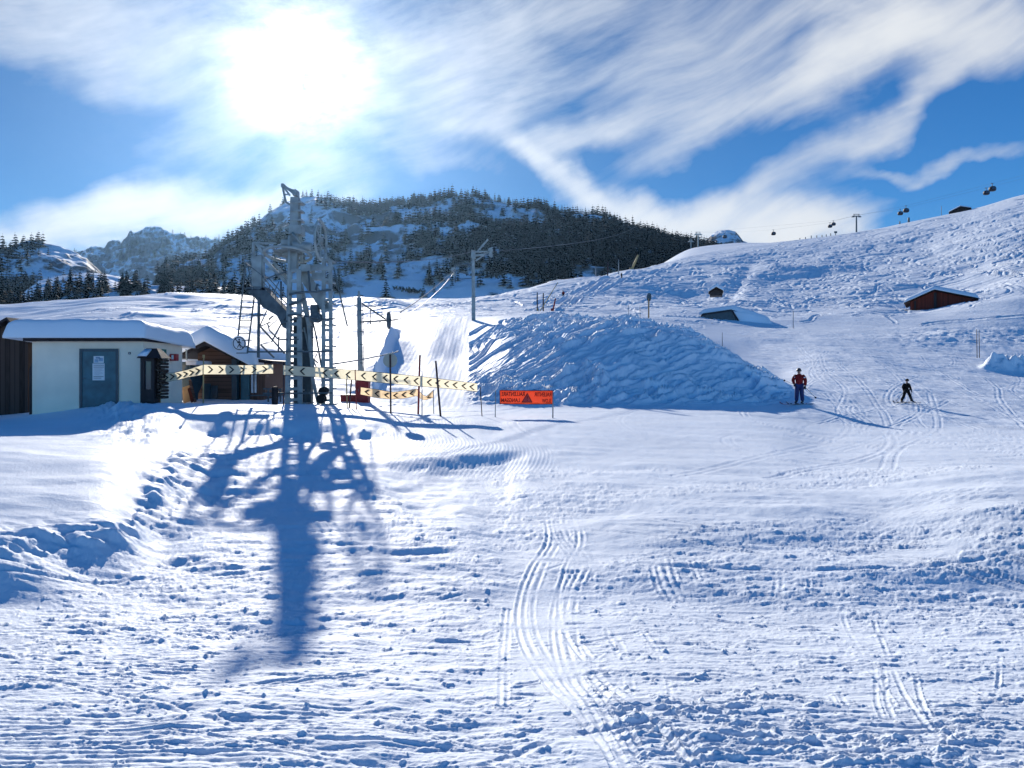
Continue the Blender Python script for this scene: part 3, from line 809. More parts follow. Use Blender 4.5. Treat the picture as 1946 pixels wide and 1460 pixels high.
mb.box((fx0 - 0.03, D - 0.06, zb), (fx0 + 0.06, D - 0.036, fz + 0.02)); mb.box((fx1 - 0.06, D - 0.06, zb), (fx1 + 0.03, D - 0.036, fz + 0.02))
mb.box((fx0 + 0.06, D - 0.06, fz - 0.08), (fx1 - 0.06, D - 0.036, fz + 0.02)); mb.build('door_frame', M_DTEAL, dr)
mb = MB(); hx = q(160, 0).x
mb.tube([(hx, D - 0.04, q(0, 719).z), (hx, D - 0.10, q(0, 719).z), (hx + 0.1, D - 0.10, q(0, 719).z)], 0.012); mb.build('handle', M_DSTEEL, dr)
mb = MB(); mb.box((q(179, 0).x, D - 0.043, q(0, 690).z), (q(198.5, 0).x, D - 0.036, q(0, 677).z)); 
for a, b, c, e in ((181, 689, 188, 683), (189, 687, 197, 680), (183, 682, 191, 678.5)): mb.box((q(a, 0).x, D - 0.046, q(0, b).z), (q(c, 0).x, D - 0.0435, q(0, e).z), 1)
mb.build('notice', [M_PAPER, mat('notice_blue', (0.30, 0.40, 0.52), 0.8, 0.2)], dr)
mb = MB(); mb.box((q(177, 0).x, D - 0.043, q(0, 723).z), (q(200, 0).x, D - 0.036, q(0, 691).z))
for py, w in ((694, 20), (697.5, 20), (715.5, 19), (718.5, 15)): mb.box((q(179, 0).x, D - 0.046, q(0, py + 0.7).z), (q(179 + w, 0).x, D - 0.0435, q(0, py).z), 1)
for k in range(7): mb.box((q(180, 0).x, D - 0.046, q(0, 700.4 + k * 2).z), (q(180 + [17, 15, 18, 12, 16, 17, 10][k], 0).x, D - 0.0435, q(0, 700 + k * 2).z), 2)
mb.build('notice', [M_PAPER, M_INK, mat('grey_print', (0.42, 0.42, 0.46), 0.8, 0.2)], dr)
# side wall fittings: shutter with a diamond, low panels
xs = xr + 0.004
mb = MB()
y0, y1 = D + 1.25, D + 1.75; zz0, zz1 = q(0, 692, D + 1.5).z, q(0, 664, D + 1.5).z
mb.box((xs, y0, zz0), (xs + 0.03, y1, zz1), 0)
ym, zm = (y0 + y1) / 2, (zz0 + zz1) / 2
mb.prism([(xs + 0.033, y0 + .04, zm), (xs + 0.033, ym, zz1 - .05), (xs + 0.033, y1 - .04, zm), (xs + 0.033, ym, zz0 + .05)], (0.004, 0, 0), 1)
mb.build('shutter', [M_GREEN, M_WHITE], B)
mb = MB(); mb.box((xl - 0.22, D + 0.12, zb), (xl - 0.06, D + 0.5, zt - 0.002)); mb.build('corner_post', M_PLASTER, B)

# small things on the wall
mb = MB(); sx0, sx1, sz0, sz1 = q(244.2, 0).x, q(248.6, 0).x, q(0, 673.6).z, q(0, 669.3).z
mb.box((sx0, D - 0.02, sz0), (sx1, D - 0.003, sz1), 0); mb.box((sx0 + .025, D - 0.024, sz0 + .022), (sx1 - .025, D - 0.0205, sz1 - .022), 1)
tag(mb.build('wall_sign', [M_INK, M_WHITE], None, ((sx0 + sx1) / 2, D, sz0)), 'tiny dark square sign with a white middle, right of the teal door', 'lamp')  # small sign plate beside the door, gives off no light
ab = empty('alarm_box', (xr + 0.13, D + 2.2, q(0, 686, D + 2.2).z), 'small red alarm box on the side of the white building', 'alarm box')
mb = MB(); zc = q(0, 686, D + 2.2).z; mb.box((xr + 0.004, D + 2.05, zc), (xr + 0.26, D + 2.3, zc + 0.26)); mb.build('box', M_RED, ab, bevel=0.02)
mb = MB(); mb.box((xr + 0.09, D + 2.04, zc + 0.05), (xr + 0.17, D + 2.049, zc + 0.22)); mb.build('plate', M_WHITE, ab)

# glazed notice case with its own little roof at the corner
d2 = D - 0.75
q2 = lambda px, py: P(px, py, d2)
nc_ = empty('display_case', (q2(284, 0).x, d2, q2(0, 775).z), 'tall dark wooden display case with hipped roof, at the corner of the white building', 'display case')
a0, a1 = q2(266.5, 0).x, q2(293, 0).x; b0, b1 = q2(0, 775).z, q2(0, 681).z
mb = MB()
mb.box((a0, d2, b0), (a0 + 0.14, d2 + 0.5, b1)); mb.box((a1 - 0.11, d2, b0), (a1, d2 + 0.5, b1)); mb.box((a0 + 0.14, d2, b1 - 0.10), (a1 - 0.11, d2 + 0.5, b1))
mb.box((a0 + 0.14, d2, b0), (a1 - 0.11, d2 + 0.5, b0 + 0.62)); mb.box((a0 + 0.14, d2 + 0.3, b0 + 0.62), (a1 - 0.11, d2 + 0.5, b1 - 0.10))
mb.build('case', M_DWOOD, nc_)
mb = MB(); mb.box((a0 + 0.145, d2 + 0.06, b0 + 0.625), (a1 - 0.115, d2 + 0.08, b1 - 0.105)); mb.build('glass_panel', M_GLASS, nc_)
mb = MB(); e0, e1, ez, tz = a0 - 0.06, a1 + 0.32, b1 + 0.003, q2(0, 662).z
mb.add([(e0, d2 - .15, ez), (e1, d2 - .15, ez), (e1, d2 + .62, ez), (e0, d2 + .62, ez), (e0 + .2, d2 + .15, tz), (e1 - .3, d2 + .15, tz), (e1 - .3, d2 + .4, tz), (e0 + .2, d2 + .4, tz)],
       [(0, 3, 2, 1), (4, 5, 6, 7), (0, 1, 5, 4), (1, 2, 6, 5), (2, 3, 7, 6), (3, 0, 4, 7)])
rf = mb.build('roof', M_DWOOD, nc_)
mb = MB(); mb.add([(e0 + .05, d2 - .14, ez + .06), (e0 + .34, d2 - .14, ez + .055), (e0 + .42, d2 + .06, ez + .27), (e0 + .2, d2 + .06, ez + .27), (e0 + .05, d2 - .17, ez + .10), (e0 + .34, d2 - .17, ez + .10), (e0 + .42, d2 + .05, ez + .32), (e0 + .2, d2 + .05, ez + .32)],
                  [(0, 3, 2, 1), (4, 5, 6, 7), (0, 1, 5, 4), (1, 2, 6, 5), (2, 3, 7, 6), (3, 0, 4, 7)]); mb.build('snow_patch', M_SNOWR, rf, smooth=True)
# stacked firewood behind the case
mb = MB(); fx = a1 + 0.02
for r_ in range(13):
    for c_ in range(2):
        z_ = b0 + 0.35 + r_ * 0.115 + random.uniform(-.01, .01); x_ = fx + 0.06 + c_ * 0.11
        mb.tube([(x_, d2 + 0.12 + random.uniform(-.03, .03), z_), (x_, d2 + 0.6, z_)], random.uniform(0.045, 0.056), 7)
tag(mb.build('firewood_stack', M_FIREW, None, (fx, d2 + 0.3, b0)), 'narrow stack of split firewood beside the dark display case', 'firewood')

# ================================================================== DARK BARN AT THE LEFT EDGE
db = 28.5
qb = lambda px, py, d=db: P(px, py, d)
gb = gz(qb(20, 0).x, db) - 0.4
bn = empty('wooden_barn', (qb(0, 0).x, db, gb), 'dark weathered wooden barn with a pitched roof, cut by the left edge of the view', 'barn')
x0, x1 = qb(-95, 0).x, qb(53, 0).x; ax = qb(24, 0).x; ez = qb(0, 650).z; az_ = qb(0, 611).z; ez0 = qb(0, 664).z
zl = az_ - (ax - x0) * 0.55
mb = MB(); mb.prism([(x0, db, gb), (x1, db, gb), (x1, db, ez), (ax, db, az_), (x0, db, zl)], (0, 5, 0)); mb.build('wall', M_BARN, bn)
mb = MB()
mb.prism([(ax, db - .35, az_ + .02), (x1 + .12, db - .35, ez - .06), (x1 + .12, db - .35, ez + .05), (ax, db - .35, az_ + .13)], (0, 5.6, 0))
mb.prism([(ax - .002, db - .35, az_ + .02), (ax - .002, db - .35, az_ + .13), (x0 - .3, db - .35, zl - .05), (x0 - .3, db - .35, zl - .17)], (0, 5.6, 0)); mb.build('roof', M_FASC, bn)
# two split posts in the gap
for i, (px, t_) in enumerate(((60.5, 702), (66.5, 712))):
    b_ = G(px, 27.4, -0.3); mb = MB(); mb.beam(b_, P(px, t_, 27.4), 0.12, 0.10); tp = P(px, t_, 27.4)
    mb.add([tp + Vector((-.06, -.05, 0)), tp + Vector((.06, -.05, 0)), tp + Vector((.06, .05, 0)), tp + Vector((-.06, .05, 0)), tp + Vector((0.02, 0, .25))], [(0, 1, 4), (1, 2, 4), (2, 3, 4), (3, 0, 4)])
    tag(mb.build('wooden_post', M_DWOOD, None, b_), ['pointed dark post between barn and white building, the left and taller one', 'pointed dark post close to the left corner of the white building'][i], 'post', 'posts in the gap by the barn')

# ================================================================== BROWN HUT WITH SNOWY GABLE
dh = 33.0
qh = lambda px, py, d=dh: P(px, py, d)
hb = qh(0, 775).z
H = empty('wooden_hut', (qh(410, 0).x, dh, hb), 'brown boarded hut with gabled roof under thick snow, left of the lift tower', 'hut')
wx0, wx1 = qh(376, 0).x, qh(441, 0).x; apx, apz = qh(406.5, 0).x, qh(0, 648).z
el_x, el_z = qh(353, 0).x, qh(0, 676).z; er_x, er_z = qh(459, 0).x, qh(0, 676).z
mb = MB(); zwl = apz - (apx - wx0) / (apx - el_x) * (apz - el_z) - .1; zwr = apz - (wx1 - apx) / (er_x - apx) * (apz - er_z) - .1
mb.prism([(wx0, dh, hb), (wx1, dh, hb), (wx1, dh, zwr), (apx, dh, apz - .1), (wx0, dh, zwl)], (0, 3.6, 0)); mb.build('wall', M_BROWN, H)
mb = MB()
mb.prism([(apx, dh - .9, apz), (apx, dh - .9, apz - .22), (el_x, dh - .9, el_z - .14), (el_x, dh - .9, el_z + .02)], (0, 5, 0))
mb.prism([(apx + .002, dh - .9, apz), (apx + .002, dh - .9, apz - .22), (er_x, dh - .9, er_z - .14), (er_x, dh - .9, er_z + .02)], (0, 5, 0)); mb.build('roof', M_FASC, H)


def gable(X, Y):
    return np.where(X < apx, (el_z - apz) * (apx - X) / (apx - el_x), (er_z - apz) * (X - apx) / (er_x - apx)) + 0.14 * np.exp(-((X - apx) / .5) ** 2) * 0


snow_cap('roof_snow', H, qh(341, 0).x, qh(500, 0).x, dh - 1.05, dh + 4.3, apz + 0.02, apz + 0.66, 8, 60, 26, 0, 0.35, gable)
mb = MB(); mb.box((qh(389, 0).x, dh - .06, hb), (qh(401, 0).x, dh - .003, qh(0, 729).z)); mb.box((qh(402, 0).x, dh - .06, hb), (qh(414, 0).x, dh - .003, qh(0, 733).z)); mb.build('door', M_DTEAL, H)
mb = MB(); mb.box((qh(442, 0).x, dh - .12, hb), (qh(452, 0).x, dh + 0.2, qh(0, 676).z)); mb.build('downpipe_box', M_DTEAL, H)
# lower wing on the right, with sloping beam and tall panes
mb = MB(); mb.box((qh(452.5, 0).x, dh + .2, hb), (qh(501, 0).x, dh + 3.2, qh(0, 690).z)); wg = mb.build('wing_wall', M_BROWNV, H)
mb = MB(); mb.prism([(qh(447, 0).x, dh - .5, qh(0, 677).z), (qh(524, 0).x, dh - .5, qh(0, 686).z), (qh(524, 0).x, dh - .5, qh(0, 692).z), (qh(447, 0).x, dh - .5, qh(0, 683).z)], (0, 3.9, 0)); mb.build('wing_roof', M_FASC, H)
for a, b in ((475, 479), (481.5, 485)):
    mb = MB(); mb.box((qh(a, 0).x, dh + .14, qh(0, 747).z), (qh(b, 0).x, dh + .197, qh(0, 712).z)); mb.build('window', mat('bright_glass', (0.6, 0.65, 0.7), 0.1, 0.6), H)
mb = MB(); mb.box((qh(456, 0).x, dh + .12, hb), (qh(472, 0).x, dh + .197, qh(0, 696).z)); mb.build('panel', M_TEAL, H)
# chimney-like flue on the left eave
mb = MB(); fl = qh(354.5, 684, 32.0); mb.tube([fl, fl + Vector((0, 0, 0.42))], 0.035); mb.tube([fl + Vector((0, 0, .38)), fl + Vector((0, 0, .44))], 0.06)
tag(mb.build('flue_pipe', M_STEEL, None, fl), 'thin metal flue pipe rising left of the hut eave', 'pipe')
# teal operator cabin with rounded corners
dc = 31.2
qc = lambda px, py: P(px, py, dc)
oc = empty('operator_cabin', qc(348, 762), 'dark teal cabin with rounded corners standing between white building and brown hut', 'cabin')
out_ = [(335.5, 694), (337, 690), (341, 688), (357, 687), (361, 690), (363, 700), (362, 725), (357, 740), (353, 748), (352, 762), (341, 762), (340, 748), (337, 738), (335.5, 720)]
mb = MB(); mb.prism([qc(a, b) for a, b in out_][::-1], (0, 1.3, 0)); mb.build('body', M_DTEAL, oc, bevel=0.03)
mb = MB(); mb.box((qc(357, 0).x, dc - .2, qc(0, 694).z), (qc(377, 0).x, dc + 1.4, qc(0, 687).z)); mb.box((qc(358.5, 0).x, dc - .25, qc(0, 687).z + .003), (qc(376, 0).x, dc + 1.4, qc(0, 685.5).z)); mb.build('roof', M_WHITE, oc, bevel=0.02)
mb = MB(); mb.prism([qc(a, b) + Vector((0, -.012, 0)) for a, b in ((339, 694), (358, 693), (359, 712), (338, 712))][::-1], (0, .009, 0)); mb.build('window', M_GLASS, oc)
for i, (a, b, t, lb, mm) in enumerate(((357, 353, 735, 'pale broad board leaning beside the teal cabin', M_PWOOD), (371, 361, 722, 'long dark plank leaning against the teal cabin', M_BROWN), (366, 359, 738, 'short reddish plank leaning between cabin and hut', M_REDW))):
    dd = 30.6 - i * .15; f = P(a, 764, dd); tp = P(b, t, dd + .25); mb = MB(); mb.beam(f, tp, 0.34 if i == 0 else 0.11, 0.04, (0, 1, 0))
    tag(mb.build('leaning_board', mm, None, f), lb, 'board', 'boards leaning by the cabin')

# ================================================================== LIFT STATION TOWER
DT = 30.0
T = lambda px, py, dd=0.0: P(px, py, DT + dd)
tz = T(0, 785).z
S = empty('drag_lift_station', (T(565, 0).x, DT, tz), 'tall grey steel drag-lift drive station with bullwheels, ladder and struts', 'lift station')


def lattice(mb, xa, xb, xc, xd, ya, yb, y0, y1, n, up, gap):
    """box column of two uprights tied by batten plates, front and back; xa..xb = foot, xc..xd = head (photo columns)"""
    for yy in (y0, y1):
        d = yy - DT
        mb.beam(T(xa + up / 2, ya, d), T(xc + up / 2, yb, d), up / 1462 * 30, 0.12, (0, 1, 0)); mb.beam(T(xb - up / 2, ya, d), T(xd - up / 2, yb, d), up / 1462 * 30, 0.12, (0, 1, 0))
        for i in range(n + 1):
            t = i / n; p = ya + (yb - ya) * t; a = xa + (xc - xa) * t; b = xb + (xd - xb) * t
            mb.box((T(a + up * .6, 0, d).x, yy - .055, T(0, p + gap, d).z), (T(b - up * .6, 0, d).x, yy + .055, T(0, p - gap, d).z))
    for t in np.linspace(0, 1, 8):
        p = ya + (yb - ya) * t
        for a in (xa + (xc - xa) * t + up / 2, xb + (xd - xb) * t - up / 2):
            mb.beam((T(a, p).x, y0, T(a, p).z), (T(a, p).x, y1, T(a, p).z), 0.06)


mb = MB(); lattice(mb, 542, 575, 546.5, 572.5, 780, 514, 29.9, 30.55, 13, 8.5, 3.0); mb.build('main_mast', M_STEEL, S)
mb = MB(); mb.box((T(549, 0).x, 30.62, T(0, 780).z), (T(584, 0).x, 30.9, T(0, 600).z)); mb.build('mast_panel', M_DSTEEL, S)
mb = MB(); lattice(mb, 611, 633, 612, 631, 780, 494, 30.3, 30.8, 15, 6.5, 2.4); mb.build('rear_mast', M_STEEL, S)
mb = MB(); mb.prism([T(541, 783, -.25), T(592, 783, -.25), T(580, 766, -.1), T(548, 766, -.1)], (0, 1.3, 0)); mb.prism([T(606, 785, .1), T(640, 785, .1), T(634, 768, .1), T(612, 768, .1)], (0, .8, 0)); mb.build('foundation', M_CONC, S)
# upper head: boxy column carrying the jib
mb = MB(); mb.beam(T(558, 512, .2), T(561, 376, .2), 0.30, 0.30); mb.beam(T(574, 500, .5), T(567, 376, .3), 0.10); mb.beam(T(545, 500, .3), T(556, 430, .2), 0.08)
for p in (384, 400, 418, 440, 462): mb.box((T(551, 0).x, 30.0, T(0, p + 1.6).z), (T(573, 0).x, 30.5, T(0, p - 1.6).z))
mb.box((T(549, 0).x, 29.95, T(0, 445).z), (T(572, 0).x, 30.6, T(0, 428).z)); mb.build('head_column', M_STEEL, S)
mb = MB(); tip = T(536.5, 352, .1)
for a, b, w in (((543, 384), (536.5, 352), .075), ((551, 372), (538, 354), .075), ((563, 371), (538, 352), .10), ((566, 366), (541, 355), .06)): mb.beam(T(*a, .1), T(*b, .1), w)
mb.beam(T(540, 370, .1), T(548, 370, .1), 0.05); mb.beam(T(543, 384, .1), T(556, 392, .15), 0.07)
mb.box((T(534, 0).x, 29.98, T(0, 356).z), (T(539.5, 0).x, 30.2, T(0, 349).z)); mb.box((T(557, 0).x, 29.9, T(0, 372).z), (T(564, 0).x, 30.4, T(0, 361).z)); mb.build('jib', M_STEEL, S)
# horizontal bullwheel
c = T(547, 484, .25); bw = MB(); rw = 43.5 / F * DT
bw.ring(c, (0.02, 0.2, 1), rw, 0.06, 44, 8)
for k in range(8):
    an = k * math.pi / 4 + .2; ax_ = Vector((0.02, 0.2, 1)).normalized(); u = ax_.cross(Vector((0, 1, 0))).normalized(); v = ax_.cross(u)
    bw.beam(c, c + (u * math.cos(an) + v * math.sin(an)) * rw, 0.05, 0.04)
bw.disc(c, (0.02, .2, 1), 0.22, 0.2); bw.disc(c + Vector((0, 0, .05)), (0.02, .2, 1), rw * .62, 0.03, 32, 0, rw * .3); bw.build('bullwheel', M_STEEL, S)
mb = MB(); mb.box((T(533, 0).x, 30.1, T(0, 476).z), (T(574, 0).x, 30.6, T(0, 464).z)); mb.box((T(532, 0).x, 30.1, T(0, 464).z + .003), (T(548, 0).x, 30.5, T(0, 454).z)); mb.tube([T(556, 466, .0), T(592, 470, .1)], .17, 12); mb.build('drive_unit', M_STEEL, S, bevel=.03)
# upright return wheel on the right
c = T(609.5, 457, .2); bw = MB(); rw = 37.5 / F * DT; ax_ = Vector((1, -0.05, 0)).normalized()
bw.ring(c, ax_, rw, 0.05, 40, 8); v1 = Vector((0, 0, 1)); v2 = ax_.cross(v1)
for k in range(6): bw.beam(c, c + (v1 * math.cos(k * math.pi / 3) + v2 * math.sin(k * math.pi / 3)) * rw, 0.035)
bw.disc(c, ax_, 0.10, 0.16); bw.build('return_wheel', M_STEEL, S)
mb = MB(); mb.beam(T(602, 478, .3), T(618, 505, .3), 0.07); mb.beam(T(618, 482, .3), T(626, 500, .3), 0.06); mb.beam(T(588, 477, .3), T(612, 473, .3), 0.07); mb.build('wheel_bracket', M_STEEL, S)
# head frame: deck under the wheel, counterweight frame at left
mb = MB(); mb.beam(T(571, 513, .1), T(634, 509, .3), 0.11, 0.14); mb.beam(T(571, 505, .1), T(612, 505, .3), 0.09); mb.box((T(588, 0).x, 30.3, T(0, 530).z), (T(612, 0).x, 30.6, T(0, 516).z)); mb.box((T(571, 0).x, 30.0, T(0, 516).z), (T(590, 0).x, 30.7, T(0, 503).z)); mb.build('cross_beam', M_STEEL, S)
mb = MB()
for a, b, w in (((482, 461), (505, 472), .07), ((482, 461), (524, 463), .06), ((487, 463), (500, 482), .10), ((482, 461), (480, 500), .10), ((480, 500), (500, 488), .06), ((494, 485), (495, 560), .13), ((500, 490), (501, 545), .07)): mb.beam(T(*a, .1), T(*b, .1), w)
mb.box((T(478, 0).x, 30.0, T(0, 545).z), (T(497, 0).x, 30.4, T(0, 486).z)); mb.build('counterweight_frame', M_STEEL, S)
mb = MB(); mb.beam(T(501, 492, .1), T(548, 541, .1), 0.15, 0.12); mb.beam(T(520, 499, .3), T(546, 530, .3), 0.10); mb.build('strut', M_STEEL, S)
mb = MB(); mb.beam(T(574, 518, .5), T(622, 590, .5), 0.40, 0.12, (0, 1, 0)); mb.beam(T(571, 540, .3), T(588, 620, .3), 0.16); mb.beam(T(586, 612, .4), T(594, 700, .4), 0.13); mb.beam(T(590, 700, .4), T(607, 778, .4), 0.11); mb.beam(T(578, 622, .5), T(590, 680, .5), 0.06); mb.beam(T(590, 672, .4), T(602, 700, .4), 0.05); mb.build('strut', M_STEEL, S)
mb = MB()
for a, b, w in (((592, 600), (601, 640), .05), ((601, 640), (611, 698), .06), ((594, 640), (594, 700), .045), ((588, 676), (604, 690), .05), ((604, 668), (594, 692), .03), ((582, 737), (580, 776), .1), ((591, 716), (590, 775), .04), ((608, 776), (613, 757), .06)): mb.beam(T(*a, .6), T(*b, .6), w)
mb.build('brace', M_DSTEEL, S)
# stair flight and gangway at the left
mb = MB(); mb.prism([T(468, 549, -.1), T(492, 551, -.1), T(500, 546, -.1), T(545, 592, -.1), T(545, 626, -.1), T(537, 622, -.1), T(526, 600, -.1), T(500, 585, -.1), T(484, 566, -.1)], (0, .75, 0)); mb.build('stair_flight', M_DSTEEL, S)
mb = MB()
for a, b, w in (((500, 527), (545, 578), .04), ((510, 528), (545, 567), .035), ((500, 536), (545, 585), .025), ((530, 535), (518, 562), .03), ((512, 540), (512, 556), .03), ((524, 555), (524, 570), .03), ((535, 566), (536, 585), .03), ((499, 525), (508, 529), .06), ((508, 529), (545, 516), .05), ((534, 535), (534, 570), .06)): mb.beam(T(*a, -.12), T(*b, -.12), w)
mb.build('stair_railing', M_DSTEEL, S)
mb = MB(); mb.box((T(469, 0).x, 29.9, T(0, 552).z), (T(505, 0).x, 30.7, T(0, 546).z)); mb.build('gangway', M_DSTEEL, S)
mb = MB()
mb.beam(T(466.5, 500, -.2), T(452.5, 640, -.2), 0.05); mb.beam(T(471, 503, -.2), T(482, 566, -.2), 0.035); mb.beam(T(483, 566, -.2), T(470, 672, -.2), 0.05); mb.beam(T(467, 500, -.2), T(497, 523, -.2), 0.03)
for k in range(9):
    p = 572 + k * 12.4; t = (p - 500) / 140; a = 466.5 - 14 * t; b = 483 - 13 * (p - 566) / 106
    mb.beam(T(a, p, -.2), T(b, p, -.2), 0.035)
mb.build('ladder', M_DSTEEL, S)
mb = MB()
for a, b, w in (((492, 568), (491, 680), .09), ((507, 590), (494, 620), .035), ((495, 620), (515, 612), .035), ((495, 621), (541, 672), .06), ((526, 608), (511, 622), .03), ((543, 600), (516, 650), .05), ((516, 650), (495, 655), .03), ((496, 656), (521, 680), .06), ((530, 640), (529, 668), .05), ((535, 614), (566, 605), .07), ((532, 646), (568, 645), .06)): mb.beam(T(*a, -.15), T(*b, -.15), w)
mb.tube([T(520, 600, -.2), T(512, 606, -.2), T(509, 616, -.2), T(512, 628, -.2), T(520, 636, -.2), T(530, 646, -.2)], 0.03, 6); mb.build('brace', M_DSTEEL, S)
for pts, r_ in (([(550, 560), (563, 557), (580, 555), (600, 555), (629, 551)], .045), ([(550, 580), (565, 575), (579, 568)], .045), ([(547, 600), (560, 598), (572, 599)], .04), ([(571, 600), (590, 602), (612, 607), (636, 606)], .03), ([(600, 552), (604, 540)], .05), ([(586, 515), (589, 553)], .04)):
    mb = MB(); mb.tube([T(a, b, -.22) for a, b in pts], r_, 7); mb.build('hanger_arm', M_DSTEEL, S, smooth=True)
mb = MB(); mb.tube([T(549, 700, -.2), T(549, 450, -.15), T(555, 442, -.15), T(572, 463, -.1)], 0.05, 7); mb.build('pipe', M_STEEL, S, smooth=True)
for a, b in (((470, 669), (633, 668)), ((500, 748), (632, 747)), ((478, 600), (500, 598))):
    mb = MB(); mb.beam(T(*a, -.3), T(*b, -.3), 0.05, 0.06); mb.build('rail', M_DSTEEL, S)
mb = MB(); mb.box((T(587, 0).x, 30.2, T(0, 602).z), (T(600, 0).x, 30.7, T(0, 578).z)); mb.disc(T(601, 604, .1), (0.2, 1, 0), 0.2, 0.3); mb.build('gearbox', M_DSTEEL, S, bevel=0.02)
mb = MB(); mb.tube([T(634, 508, .2), T(660, 620, .2)], 0.03, 6); mb.build('guy_rod', M_DSTEEL, S)
for a, b in ((615, 744), (611, 758)):
    mb = MB(); mb.disc(T(a, b, .1), (0.2, 1, 0.1), 0.17, 0.25); mb.build('spring_box', M_RUBBER, S)

# sign on the ladder: no walking
cs_ = T(454, 653, -.45); sg = empty('no_pedestrians_sign', cs_, 'round white sign with a walking figure struck through, beside the tower ladder', 'sign')
axs = Vector((0.70, -0.71, 0)).normalized(); rt = Vector((0, 0, 1)).cross(axs).normalized() * -1; up_ = Vector((0, 0, 1))
rt = Vector((0.71, 0.70, 0)).normalized()
mb = MB(); mb.disc(cs_, axs, 0.29, 0.03, 36); mb.build('disc', M_WHITE, sg)
mb = MB(); mb.ring(cs_ + axs * 0.016, axs, 0.235, 0.016, 36, 6)
f = lambda a, b, o=0.02: cs_ + rt * a + up_ * b + axs * o
mb.beam(f(-.15, .17), f(.15, -.17), 0.03, 0.008, axs); mb.build('ring', M_INK, sg)
mb = MB(); mb.disc(f(.0, .15), axs, 0.032, 0.01)
for a, b in (((0, .11), (.01, -.02)), ((.01, -.02), (.06, -.17)), ((.01, -.02), (-.07, -.16)), ((0, .09), (.08, .0)), ((0, .09), (-.07, .02))): mb.beam(f(*a, .019), f(*b, .019), 0.028, 0.008, axs)
mb.build('pictogram', M_INK, sg)
mb = MB(); mb.beam(cs_ + Vector((0.05, 0.06, 0.12)), T(478, 647, -.2), 0.025); mb.beam(cs_ + Vector((0.05, 0.06, -.12)), T(475, 660, -.2), 0.025); mb.beam(cs_ + Vector((0.05, 0.06, 0.12)), cs_ + Vector((0.05, 0.06, -.12)), 0.03); mb.build('bracket', M_DSTEEL, sg)

# barrel and rail by the hut
bo = G(522.5, 29.6, -0.1); mb = MB(); hgt = P(0, 735, 29.6).z - bo.z
mb.tube([bo, bo + Vector((0, 0, .08)), bo + Vector((0, 0, hgt * .5)), bo + Vector((0, 0, hgt - .04)), bo + Vector((0, 0, hgt))], [.10, .115, .125, .115, .09], 12); mb.ring(bo + Vector((0, 0, hgt * .35)), (0, 0, 1), .125, .012, 16, 5); mb.ring(bo + Vector((0, 0, hgt * .75)), (0, 0, 1), .123, .012, 16, 5)
tag(mb.build('barrel', M_DWOOD, None, bo, True), 'small dark barrel-shaped buffer standing left of the tower foot', 'barrel')
rl = empty('metal_railing', G(512, 31.5), 'low dark metal railing between the hut and the barrel', 'railing'); mb = MB()
mb.beam(P(500, 739, 31.5), P(536, 740, 31.5), 0.05); mb.beam(P(470, 752, 31.5), P(536, 751, 31.5), 0.05); mb.build('rail', M_DSTEEL, rl)
for a in (510, 533): mb = MB(); mb.beam(P(a, 739, 31.5), G(a, 31.5, -.1), 0.06); mb.build('post', M_DSTEEL, rl)

# ================================================================== BANNERS, POLES, SIGNS ALONG THE EDGE
def stick(px, d, top, mt, r, label, cat='pole', lean=0, name='marker_pole', group=None, knob=False):
    b_ = G(px, d, -0.15); tp = P(px + lean, top, d)
    mb = MB(); mb.tube([b_, b_ + (tp - b_) * .5, tp], [r, r, r * .9], 8)
    if knob: mb.tube([tp, tp + Vector((0, 0, .10))], r * 1.8, 8)
    return tag(mb.build(name, mt, None, b_, True), label, cat, group)


def banner(name, pts, chev, d, m, label, sgn, group, wav=0.0, th=0.006):
    """strip of cloth through (column, top row, bottom row, extra distance); chevrons printed on both faces"""
    pts = np.array(pts, float); n = max(24, int((pts[-1, 0] - pts[0, 0]) / 3))
    px = np.linspace(pts[0, 0], pts[-1, 0], n)
    tp = np.interp(px, pts[:, 0], pts[:, 1]); bt = np.interp(px, pts[:, 0], pts[:, 2]); dd = d + np.interp(px, pts[:, 0], pts[:, 3])
    dd = dd + wav * np.sin(px / 9.0) + wav * .5 * np.sin(px / 4.1 + 1)
    nr = 5
    A = lambda p, v: P(p, np.interp(p, px, tp) * (1 - v) + np.interp(p, px, bt) * v, float(np.interp(p, px, dd)))
    root = empty(name, A((px[0] + px[-1]) / 2, 1.0), label, 'banner', group)
    mb = MB(); V = []; Fc = []
    for i in range(n):
        for j in range(nr): V.append(A(px[i], j / (nr - 1)) + Vector((0, 0.03 * math.sin(j * 1.4 + i * .5) * (wav > 0), 0)))
    for i in range(n - 1):
        for j in range(nr - 1): Fc.append((i * nr + j, i * nr + j + 1, (i + 1) * nr + j + 1, (i + 1) * nr + j))
    mb.add(V, Fc)
    for c_ in chev:
        h = 3.6
        for s in (-1, 1):
            for sd in (-1, 1):
                pa, pb = (c_ - sgn * h, .5 + s * .34), (c_ + sgn * h, .5)
                w = 3.6
                quad = [A(pa[0] - w / 2 * sgn, pa[1]), A(pa[0] + w / 2 * sgn, pa[1]), A(pb[0] + w / 2 * sgn, pb[1]), A(pb[0] - w / 2 * sgn, pb[1])]
                quad = [v + Vector((0, (0.010 + 0.032 * (wav > 0)) * sd, 0)) for v in quad]
                mb.add(quad, [(0, 1, 2, 3)], 1)
    o = mb.build('cloth', [m, M_BLACK], root, smooth=True)
    for v in (0, 1):
        mb = MB(); mb.tube([A(p, v) for p in px[::2]] + [A(px[-1], v)], 0.008, 5); mb.build('edge_cord', M_POLE, root)
    return root


